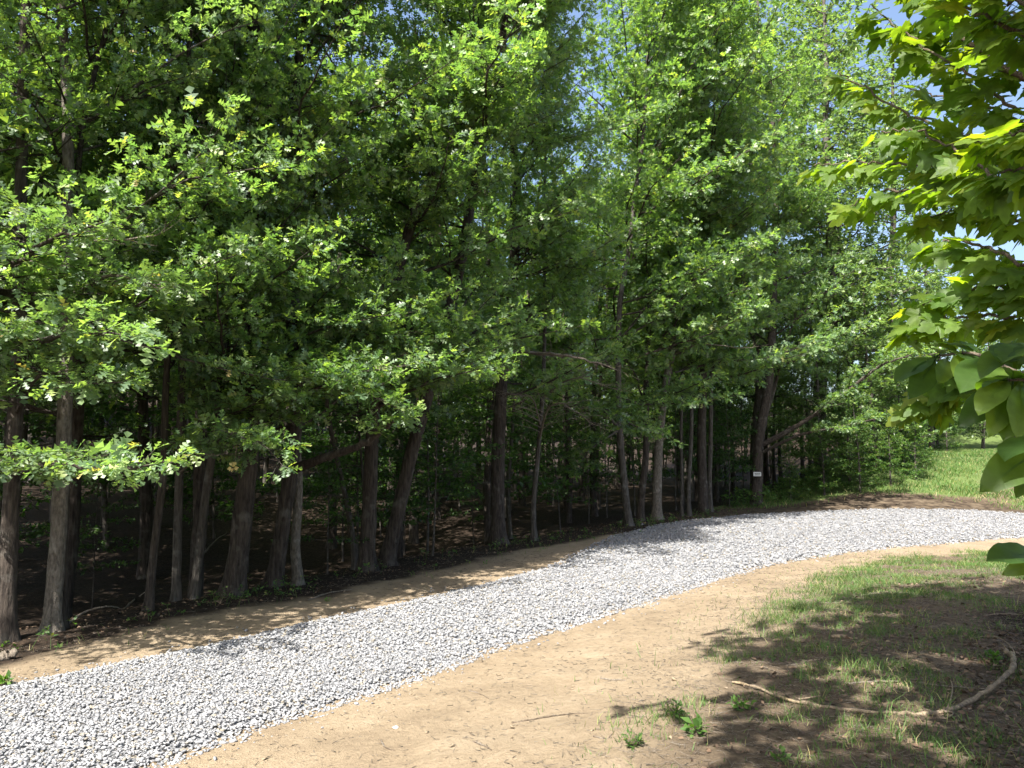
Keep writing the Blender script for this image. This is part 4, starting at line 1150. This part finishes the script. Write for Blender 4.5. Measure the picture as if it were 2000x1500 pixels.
# ------------------------------------------------------------------ broad leaved shrub at the right edge
def broad_leaf_mesh(seed, wide=0.30):
    r = np.random.default_rng(seed)
    m = 12
    tt = np.linspace(0, 1, m)
    w = wide * np.sin(np.pi * tt ** 1.25) ** 0.8 * (1 - 0.1 * tt)
    w[0] = 0.01; w[-1] = 0.004
    cols = [-1, -0.5, 0, 0.5, 1]
    V = []
    ph = r.uniform(0, 6)
    for k in range(m):
        for c in cols:
            V.append((tt[k], c * w[k], -0.22 * tt[k] ** 2 + 0.28 * abs(c) * w[k] - 0.12 * (c * w[k] / wide) ** 2 * wide + 0.012 * math.sin(k * 2.1 + ph) * abs(c)))
    T = []
    for k in range(m - 1):
        for c in range(4):
            i0 = k * 5 + c
            T += [(i0, i0 + 1, i0 + 6), (i0, i0 + 6, i0 + 5)]
    b = Bag(); b.add(np.array(V), np.array(T)[:, ::-1])
    v, t = tube([(-0.10, 0, 0.03), (0, 0, 0.0), (0.5, 0, -0.058), (0.96, 0, -0.205)], [0.013, 0.012, 0.008, 0.003], 4)
    b.add(v, t)
    return b
BROAD = []
for s in range(4):
    mm = broad_leaf_mesh(70 + s, [0.21, 0.19, 0.24, 0.20][s]).mesh('leaf', smooth_shade=True); mm.materials.append(M['broad']); BROAD.append(mm)
shrub_base = np.array([2.05, 1.55, tz(2.05, 1.55)])
shrub = empty('broadleaf_shrub', shrub_base, 'shrub with large smooth oval leaves poking in at the right edge', 'shrub')
sw = Bag()
def shrub_stem(pts, r0):
    P = catmull([at(*p) if len(p) == 3 and p[0] > 50 else np.array(p) for p in pts], 6)
    sw.add(*tube(P, np.linspace(r0, 0.003, len(P)), 6))
main = [tuple(shrub_base), tuple(shrub_base + np.array([0.0, 0.05, 0.7])), tuple(shrub_base + np.array([-0.05, 0.1, 1.4]))]
sw.add(*tube(catmull(main, 6), np.linspace(0.02, 0.012, 13), 8))
top = np.array(main[-1])
shrub_stem([tuple(top), (2080, 760, 1.75), (1990, 730, 1.9), (1900, 690, 2.1), (1835, 695, 2.25)], 0.011)
shrub_stem([tuple(top), (2090, 700, 1.7), (2030, 690, 1.7), (1975, 672, 1.75)], 0.009)
shrub_stem([tuple(top), (2110, 780, 1.65), (2040, 745, 1.65), (1968, 742, 1.7)], 0.009)
shrub_stem([tuple(top), (2110, 900, 1.6), (2060, 870, 1.6), (2010, 870, 1.6)], 0.008)
shrub_stem([tuple(shrub_base + np.array([0.0, 0.05, 0.7])), (2160, 1150, 1.6), (2090, 1090, 1.65), (2030, 1080, 1.7)], 0.008)
LV = [  # base pixel, tip pixel, distance of base, of tip, roll towards the viewer
    ((1828, 698), (1737, 724), 2.25, 2.15, 0.3), ((1826, 702), (1788, 768), 2.25, 2.1, 0.75), ((1840, 698), (1785, 700), 2.25, 2.3, -0.2), ((1850, 700), (1845, 740), 2.22, 2.1, 0.7),
    ((1836, 692), (1850, 660), 2.25, 2.4, 0.2), ((1860, 690), (1930, 690), 2.2, 2.0, 0.1), ((1880, 690), (1893, 745), 2.15, 2.0, 0.8), ((1870, 688), (1800, 650), 2.15, 2.3, -0.2),
    ((1900, 690), (1835, 640), 2.1, 2.3, -0.1), ((1910, 688), (1860, 645), 2.1, 2.2, 0.1), ((1930, 700), (1880, 745), 2.05, 1.9, 0.6), ((1945, 700), (1955, 755), 2.0, 1.85, 0.7),
    ((1975, 672), (1955, 676), 1.75, 1.6, 0.1), ((1980, 670), (1905, 715), 1.75, 1.65, 0.15), ((2010, 672), (1952, 677), 1.72, 1.6, 0.2), ((2040, 690), (1985, 655), 1.7, 1.8, 0.2),
    ((1968, 742), (1905, 790), 1.7, 1.6, 0.35), ((1966, 742), (1910, 738), 1.7, 1.65, 0.1), ((1975, 742), (1990, 700), 1.7, 1.6, 0.15), ((1985, 742), (2040, 720), 1.7, 1.6, 0.1),
    ((1965, 745), (1872, 835), 1.72, 1.68, 0.85), ((1970, 748), (1945, 850), 1.7, 1.6, 0.8), ((1978, 748), (1972, 860), 1.7, 1.6, 0.85), ((1990, 748), (2010, 850), 1.68, 1.55, 0.8),
    ((1990, 735), (1895, 735), 1.72, 1.9, -0.1), ((2000, 750), (2050, 820), 1.68, 1.55, 0.8),
    ((2030, 850), (1946, 870), 1.6, 1.5, -0.05), ((2060, 862), (1914, 942), 1.6, 1.5, 0.55), ((2030, 870), (1990, 985), 1.62, 1.6, 0.9), ((2050, 875), (2080, 960), 1.6, 1.5, 0.8),
    ((2050, 1085), (1925, 1062), 1.68, 1.6, 0.5), ((2050, 1090), (1945, 1120), 1.68, 1.7, 0.7), ((2060, 1085), (2120, 1060), 1.68, 1.6, 0.4),
    ((2070, 600), (1985, 560), 1.75, 1.8, 0.1), ((2080, 640), (1998, 610), 1.75, 1.7, 0.2),
]
for q, (b_, t_, db, dt, roll) in enumerate(LV):
    p = at(*b_, db); e = at(*t_, dt)
    a = e - p; L = float(np.linalg.norm(a))
    n_ = np.array([0, 0, 1.0]) * (1 - roll) + np.array([-0.1, -1.0, 0.15]) * roll + rng.normal(size=3) * 0.12
    mt = leaf_matrix(p - shrub_base, a, n_, L * 0.86)
    o = bpy.data.objects.new('leaf', BROAD[q % 4]); COL.objects.link(o); o.parent = shrub; o.matrix_local = mt
link('stem', sw.mesh('stem', shrub_base, True), M['twig'], shrub)

# ------------------------------------------------------------------ grass, litter, low plants
def blades(x, y, h, w, lean=0.5):
    n = len(x); z = terrain(x, y)
    a = rng.uniform(0, 2 * np.pi, n); side = np.stack([np.cos(a), np.sin(a), np.zeros(n)], 1)
    b = rng.uniform(0, 2 * np.pi, n); ln = rng.uniform(0.1, 1.0, n) * lean
    d = np.stack([np.cos(b) * ln, np.sin(b) * ln, np.ones(n)], 1)
    P = np.stack([x, y, z - 0.005], 1)
    mid = P + d * (h * 0.55)[:, None]
    d2 = norm(d + np.stack([np.cos(b), np.sin(b), -0.35 * np.ones(n)], 1) * rng.uniform(0.1, 1.1, n)[:, None])
    tip = mid + d2 * (h * 0.55)[:, None]
    V = np.stack([P - side * w[:, None] / 2, P + side * w[:, None] / 2, mid + side * w[:, None] * 0.38, mid - side * w[:, None] * 0.38, tip], 1)
    T = np.array([(0, 1, 2), (0, 2, 3), (3, 2, 4)])
    return V.reshape(-1, 3), (np.arange(n)[:, None, None] * 5 + T[None]).reshape(-1, 3)

gb = Bag()
# tufted grass on the near right
n = 420000
a, b = scatter(n, (0.2, 14), (3.2, 17.5))
g = -GRASSE.side(a, b)
patch = vnoise(a, b, 1.15, 71, 3)
fine = vnoise(a, b, 5.0, 72, 2)
sun_strip = smooth((b - 8.6) / 1.6)
patch = 0.55 * patch + 0.45 * vnoise(a, b, 2.6, 73, 2)
dens = smooth((g + 0.35) / 0.9) * np.clip((patch - 0.43) / 0.09, 0.05, 1) * np.clip((fine - 0.25) / 0.4, 0.1, 1)
dens = dens * (0.85 + 0.5 * sun_strip) * (1 - 0.45 * smooth((a - 4.2) / 2) * (1 - sun_strip))
dens = np.maximum(dens, 0.015 * (g > -0.9))
keep = rng.uniform(size=n) < dens
a, b = a[keep], b[keep]
z = terrain(a, b); k2 = in_view(a, b, z, 60, 60)
a, b = a[k2], b[k2]
if len(a) > 120000:
    s_ = rng.permutation(len(a))[:120000]; a, b = a[s_], b[s_]
h = rng.uniform(0.03, 0.10, len(a)) * (0.4 + 1.5 * np.clip(0.55 * vnoise(a, b, 1.15, 71, 3) + 0.45 * vnoise(a, b, 2.6, 73, 2) - 0.2, 0, 1))
h = h * np.where(rng.uniform(size=len(a)) < 0.06, 2.0, 1.0)
gb.add(*blades(a, b, h, rng.uniform(0.003, 0.006, len(a)) * (0.7 + b * 0.05), 0.9))
# sparse blades on the far shoulder and at the wood edge
n = 30000
a, b = scatter(n, (-8, 14), (4, 36)); s_f = FOREST.side(a, b)
dens = np.exp(-((s_f + 0.7) / 0.5) ** 2) * np.clip((vnoise(a, b, 0.9, 81) - 0.5) / 0.2, 0, 1)
keep = rng.uniform(size=n) < dens
a, b = a[keep], b[keep]
gb.add(*blades(a, b, rng.uniform(0.04, 0.13, len(a)), 0.004 + 0.0003 * b, 0.9))
# the grassy bank beyond the bend
n = 260000
a, b = scatter(n, (9, 44), (29, 62)); df_ = FARE.side(a, b); s_f = FOREST.side(a, b)
dens = smooth((df_ - 1.6) / 2.5) * smooth((1.5 - s_f) / 2.0) * np.clip((vnoise(a, b, 0.22, 91) - 0.22) / 0.2, 0.1, 1)
keep = rng.uniform(size=n) < dens
a, b = a[keep], b[keep]
k2 = in_view(a, b, terrain(a, b), 60, 60); a, b = a[k2], b[k2]
gb.add(*blades(a, b, rng.uniform(0.07, 0.24, len(a)), rng.uniform(0.018, 0.034, len(a)), 0.9))
link('grass', gb.mesh('grass'), M['grass'], kind='stuff', label='patchy green grass on the shaded earth and the far bank')

# dead leaves
def flat_leaves(x, y, size, kind, tilt=0.35, lift=0.008):
    n = len(x); z = terrain(x, y) + lift
    a = rng.uniform(0, 2 * np.pi, n)
    A = np.stack([np.cos(a), np.sin(a), rng.normal(size=n) * 0.25], 1)
    Nn = np.array([0, 0, 1.0]) + rng.normal(size=(n, 3)) * tilt
    return place_leaves(np.stack([x, y, z + rng.uniform(0, 0.015, n)], 1), A, Nn, size, kind)
lb = Bag()
n = 110000
a, b = scatter(n, (-9, 14), (3.2, 36)); s_f = FOREST.side(a, b); g = -GRASSE.side(a, b)
den = smooth((s_f + 0.9) / 0.8) * 0.5 * (s_f < 1.6)
den = np.maximum(den, smooth((g - 0.1) / 1.2) * (b < 12) * np.clip((vnoise(a, b, 0.6, 31) - 0.25) / 0.25, 0.25, 1) * smooth((a - 0.3) / 1.2))
keep = rng.uniform(size=n) < den
a, b = a[keep], b[keep]
k2 = in_view(a, b, terrain(a, b), 60, 60); a, b = a[k2], b[k2]
lb.add(*flat_leaves(a, b, rng.uniform(0.016, 0.046, len(a)) * (1 + 0.03 * b), 'four', 0.5))
n = 9000
a, b = scatter(n, (2.0, 6), (3.4, 7.5)); g = -GRASSE.side(a, b)
keep = rng.uniform(size=n) < smooth((a / b - 0.50) / 0.15)
a, b = a[keep], b[keep]
lb.add(*flat_leaves(a, b, rng.uniform(0.02, 0.06, len(a)), 'four', 0.6))
link('leaf_litter', lb.mesh('leaf_litter'), M['litter'], kind='stuff', label='brown dead leaves strewn over the earth and under the trees')

# bits of straw and chips
n = 14000
a, b = scatter(n, (-8, 9), (3.2, 17)); e = inside_drive(a, b)
keep = (e < -0.05) & (FOREST.side(a, b) < 0.2) & in_view(a, b, terrain(a, b), 30, 30)
a, b = a[keep], b[keep]
z = terrain(a, b) + 0.004
an = rng.uniform(0, 2 * np.pi, len(a)); ln = rng.uniform(0.015, 0.07, len(a)) * (0.6 + 0.05 * b)
A = np.stack([a, b, z], 1); B = A + np.stack([np.cos(an) * ln, np.sin(an) * ln, rng.uniform(0, 0.25, len(a)) * ln], 1)
sb = Bag(); sb.add(*prisms(A, B, 0.0022, 0.0012))
link('straw_debris', sb.mesh('straw_debris'), M['deadwood'], kind='stuff', label='tiny straw and wood chips littering the bare earth')

# dark crumbs of bark and rootlets on the bare earth, dry stalks in the grass
def strew(n, xr, yr, mask, ln_r, r_, z0=0.004):
    a, b = scatter(n, xr, yr)
    keep = mask(a, b) & in_view(a, b, terrain(a, b), 30, 30)
    a, b = a[keep], b[keep]
    an = rng.uniform(0, 2 * np.pi, len(a)); ln = rng.uniform(*ln_r, len(a)) * (0.6 + 0.05 * b)
    A = np.stack([a, b, terrain(a, b) + z0], 1); B = A + np.stack([np.cos(an) * ln, np.sin(an) * ln, rng.uniform(-0.05, 0.22, len(a)) * ln], 1)
    q = Bag(); q.add(*prisms(A, B, r_, r_ * 0.5)); return q
q = strew(16000, (-8, 9), (3.2, 17), lambda a, b: (inside_drive(a, b) < -0.05) & (FOREST.side(a, b) < 0.2) & (rng.uniform(size=len(a)) < 0.25 + 0.75 * (vnoise(a, b, 0.8, 77) > 0.5)), (0.01, 0.06), 0.003)
link('bark_debris', q.mesh('bark_debris'), M['bark_grey'], kind='stuff', label='dark crumbs of bark and rootlets on the bare earth')
q = strew(22000, (0.2, 9), (3.2, 13), lambda a, b: -GRASSE.side(a, b) > rng.uniform(-0.5, 0.6, len(a)), (0.03, 0.12), 0.0022, 0.008)
link('dry_stalks', q.mesh('dry_stalks'), M['deadwood'], kind='stuff', label='dry straw stalks lying in the thin grass')

# clods of earth on the graded shoulders
cb = Bag()
a, b = scatter(9000, (-8, 9), (3.2, 16))
keep = (inside_drive(a, b) < -0.1) & (FOREST.side(a, b) < -0.2) & in_view(a, b, terrain(a, b), 30, 30) & (rng.uniform(size=9000) < 0.15 + 0.85 * (vnoise(a, b, 0.9, 66) > 0.52))
a, b = a[keep], b[keep]; sz_ = 0.008 * np.exp(rng.normal(size=len(a)) * 0.5)
V0, T0 = PROTO[0]
W = np.einsum('nij,vj->nvi', lying_rot(len(a)), V0) * sz_[:, None, None] + np.stack([a, b, terrain(a, b) + 0.2 * sz_], 1)[:, None]
cb.add(W.reshape(-1, 3), (np.arange(len(a))[:, None, None] * len(V0) + T0[None]).reshape(-1, 3))
link('earth_clods', cb.mesh('earth_clods'), M['clod'], kind='stuff', label='small crumbled clods of tan earth on the shoulders')

# ground cover along the wood edge
ub = Bag()
n = 12000
a, b = scatter(n, (-9, 15), (4, 38)); s_f = FOREST.side(a, b)
den = np.exp(-((s_f + 0.15) / 0.6) ** 2) * np.clip((vnoise(a, b, 0.55, 95) - 0.36) / 0.15, 0.06, 1)
keep = rng.uniform(size=n) < den
a, b = a[keep], b[keep]; m = len(a)
P = np.stack([a, b, terrain(a, b)], 1)
hh = rng.uniform(0.03, 0.22, m)
tipp = P + np.stack([rng.normal(size=m) * 0.05, rng.normal(size=m) * 0.05, hh], 1)
Pl, Al, Nl, Sl = rosettes(tipp, norm(np.stack([rng.normal(size=m) * 0.3, rng.normal(size=m) * 0.3, np.ones(m)], 1)), 5, 0.05, tilt=0.5)
ub.add(*place_leaves(Pl, Al, Nl, Sl, 'four')); ub.add(*prisms(P, tipp, 0.003, 0.002))
# bank of low growth right of the signed oak
n = 5000
a, b = scatter(n, (9, 24), (32, 48)); s_f = FOREST.side(a, b)
keep = rng.uniform(size=n) < np.exp(-((s_f - 0.2) / 1.1) ** 2)
a, b = a[keep], b[keep]; m = len(a)
P = np.stack([a, b, terrain(a, b)], 1); hh = rng.uniform(0.1, 0.7, m)
tipp = P + np.stack([rng.normal(size=m) * 0.1, rng.normal(size=m) * 0.1, hh], 1)
Pl, Al, Nl, Sl = rosettes(tipp, norm(np.stack([rng.normal(size=m) * 0.3, rng.normal(size=m) * 0.3, np.ones(m)], 1)), 6, 0.13, tilt=0.4)
ub.add(*place_leaves(Pl, Al, Nl, Sl, 'four')); ub.add(*prisms(P, tipp, 0.004, 0.003))
link('undergrowth', ub.mesh('undergrowth'), M['cover'], kind='stuff', label='low green undergrowth along the edge of the wood')

# single weeds on the right
def weed(px, py, r, hgt, label, nleaf=16, mat='weed'):
    p = ground_at(px, py)
    P = p + np.stack([rng.normal(size=nleaf) * r * 0.45, rng.normal(size=nleaf) * r * 0.45, rng.uniform(0.3, 1, nleaf) * hgt], 1)
    root = empty('weed', p, label, 'weed', 'broad leaved weeds in the grass')
    b1 = Bag(); b1.add(*place_leaves(*rosettes(P, norm(P - p), int(rng.integers(3, 6)), float(rng.uniform(0.026, 0.048)), tilt=0.7), 'four')); link('leaves', b1.mesh('leaves', p), M[mat], root)
    b2 = Bag(); b2.add(*prisms(np.repeat(p[None], nleaf, 0), P, 0.003, 0.002)); link('stem', b2.mesh('stem', p), M['twig'], root)
weed(1322, 1400, 0.10, 0.09, 'bright green broad leaved weed, largest near the thick end of the stick')
weed(1362, 1438, 0.07, 0.09, 'small bright weed just below the largest one')
weed(1450, 1385, 0.07, 0.06, 'dark green weed under the left end of the bent branch')
weed(1940, 1292, 0.07, 0.08, 'weed inside the curl of the bent branch')
weed(1240, 1460, 0.08, 0.08, 'grassy weed clump at the edge of the bare earth', mat='cover')
weed(1520, 1490, 0.06, 0.07, 'yellowish weed at the bottom of the picture', mat='weed')
weed(8, 1340, 0.08, 0.10, 'weed at the left edge beside the gravel')
weed(640, 1175, 0.06, 0.05, 'tiny weed on the far earth shoulder', nleaf=8)
weed(430, 1180, 0.12, 0.16, 'leafy seedling at the foot of the slim pair', mat='cover')

# ------------------------------------------------------------------ fallen wood
def on_ground(pts, lift=0.0):
    out = []
    for p in pts:
        q = ground_at(p[0], p[1]); q[2] += (p[2] if len(p) > 2 else 0) + lift; out.append(q)
    return np.array(out)
def stick(name, pts, r0, r1, label, mat='deadwood', group=None, extra=(), k=8):
    P = catmull(on_ground(pts, r0 * 0.6), 6)
    root = empty(name, P[0], label, 'branch', group)
    b = Bag(); b.add(*tube(P + rng.normal(size=P.shape) * r0 * 0.3, np.linspace(r0, r1, len(P)) * (1 + rng.normal(size=len(P)) * 0.13 + 0.35 * (rng.uniform(size=len(P)) < 0.08)), k, 0.12)); link('stem', b.mesh('stem', P[0], True), M[mat], root)
    for e in extra:
        Q = catmull(on_ground(e[0], 0.01), 5)
        b = Bag(); b.add(*tube(Q, np.linspace(e[1], e[1] * 0.4, len(Q)), 6)); link('side_shoot', b.mesh('side_shoot', P[0], True), M[mat], root)
    return root
stick('fallen_branch', [(1432, 1336, 0.01), (1480, 1350, 0.02), (1540, 1372, 0.01), (1640, 1388, 0.01), (1740, 1396, 0.0), (1830, 1394, 0.0), (1900, 1378, 0.03), (1950, 1352, 0.06), (1978, 1330, 0.08), (1980, 1308, 0.08), (1966, 1294, 0.08)],
      0.009, 0.019, 'long bent fallen branch curling up at its right end', 'barkless',
      extra=[([(1980, 1306, 0.06), (1982, 1290, 0.05), (1968, 1268, 0.04), (1940, 1252, 0.03), (1895, 1252, 0.01)], 0.005), ([(1846, 1396, 0.0), (1858, 1372, 0.02), (1860, 1345, 0.02), (1848, 1322, 0.01)], 0.007),
             ([(1850, 1392, 0), (1862, 1398, 0.0), (1848, 1408, 0)], 0.006), ([(1560, 1376, 0.02), (1600, 1372, 0.03), (1602, 1370, 0.03)], 0.006)])
stick('fallen_stick', [(1655, 1337), (1710, 1334), (1765, 1333)], 0.008, 0.006, 'straight thin stick lying above the bent branch', k=6)
stick('fallen_stick', [(1795, 1335), (1840, 1342), (1900, 1346), (1995, 1352)], 0.007, 0.005, 'thin stick running to the right edge across the bent branch', k=6)
stick('wood_splinter', [(1624, 1246), (1650, 1248), (1676, 1250)], 0.012, 0.003, 'yellowish splinter of wood lying in the grass', 'barkless', k=5)
stick('wood_splinter', [(1566, 1297), (1590, 1292), (1608, 1287)], 0.013, 0.004, 'pale torn bark strip among the dead leaves', 'barkless', k=5)
stick('fallen_twig', [(1000, 1414), (1080, 1400), (1140, 1395), (1230, 1398), (1270, 1415)], 0.006, 0.004, 'long thin twig lying along the foot of the bare slope', 'twig', k=5)
stick('fallen_twig', [(1175, 1326), (1195, 1330), (1222, 1330)], 0.010, 0.004, 'short split twig alone on the shaded earth', 'deadwood', k=5)
stick('fallen_twig', [(925, 1450), (948, 1458), (960, 1466)], 0.007, 0.004, 'short dark twig on the sunlit earth right of the pebble', 'twig', k=5)
stick('fallen_twig', [(915, 1350), (935, 1356), (955, 1366)], 0.006, 0.003, 'short twig on the sunlit slope above the pebble', 'twig', k=5)
stick('fallen_twig', [(745, 1448), (752, 1460), (770, 1466)], 0.005, 0.003, 'tiny bent twig just below the white pebble', 'twig', k=5)
stick('fallen_twig', [(1160, 1440), (1185, 1445), (1200, 1430)], 0.006, 0.003, 'hooked twig at the lower edge of the shade', 'twig', k=5)
stick('fallen_twig', [(1920, 1204), (1960, 1201), (1998, 1202)], 0.010, 0.006, 'dark twig lying by the right edge in the shade', 'twig', k=5)
stick('fallen_twig', [(600, 1174), (640, 1160), (690, 1152)], 0.014, 0.006, 'grey twig lying along the shaded wood edge', 'deadwood', k=5)
stick('fallen_branch', [(130, 1222), (165, 1205, 0.05), (205, 1205, 0.12), (240, 1195, 0.03)], 0.016, 0.006, 'arched fallen branch at the foot of the speckled oak', 'deadwood', k=6)
stick('fallen_branch', [(232, 1200), (260, 1180, 0.05), (290, 1165, 0.12)], 0.018, 0.008, 'broken branch leaning beside the short thin trunk', 'deadwood', k=6)
stick('fallen_branch', [(395, 1110, 0.3), (420, 1090, 0.45), (445, 1080, 0.55)], 0.022, 0.012, 'broken limb stub sticking out between the slim pair', 'deadwood', k=6)
stick('fallen_log', [(-60, 1300), (-10, 1292), (28, 1286)], 0.055, 0.05, 'weathered log end lying at the left edge', 'deadwood', k=9)

# white pebble on the sunlit earth
V0, T0 = stone_proto(40, 900)
pb = ground_at(773, 1424)
o = link('pebble', np_mesh('pebble', V0 * np.array([0.021, 0.021, 0.013]), T0, True), M['pebble'], label='smooth white pebble alone on the sunlit earth', category='pebble')
o.location = (pb + np.array([0, 0, 0.006])).tolist(); o.rotation_euler = (0.35, 0.1, 0.4)

# crumpled yellow leaf hanging from the bough
c = at(455, 912, 9.6)
bb = Bag(); m = 26
dd = norm(rng.normal(size=(m, 3)))
bb.add(*place_leaves(np.repeat(c[None], m, 0) + dd * 0.02, dd * np.array([0.7, 0.7, 1.2]), norm(rng.normal(size=(m, 3))), np.full(m, 0.055), 'four'))
yl = empty('dead_leaf_cluster', c, 'pale yellow crumpled leaf cluster hanging below the low bough', 'leaf cluster')
link('leaves', bb.mesh('leaves', c), M['yellow'], yl)
b_ = Bag(); b_.add(*tube(catmull([c, c + (0.02, 0.02, 0.12), at(462, 868, 9.6)], 5), np.linspace(0.003, 0.004, 11), 4)); link('stem', b_.mesh('stem', c), M['twig'], yl)
print('LEAVES', TOTAL, 'deep', nA, nB, nC, 'maple leaves', n_single, 'objects', len(bpy.data.objects), 'unique tris', sum(len(m.polygons) for m in bpy.data.meshes))
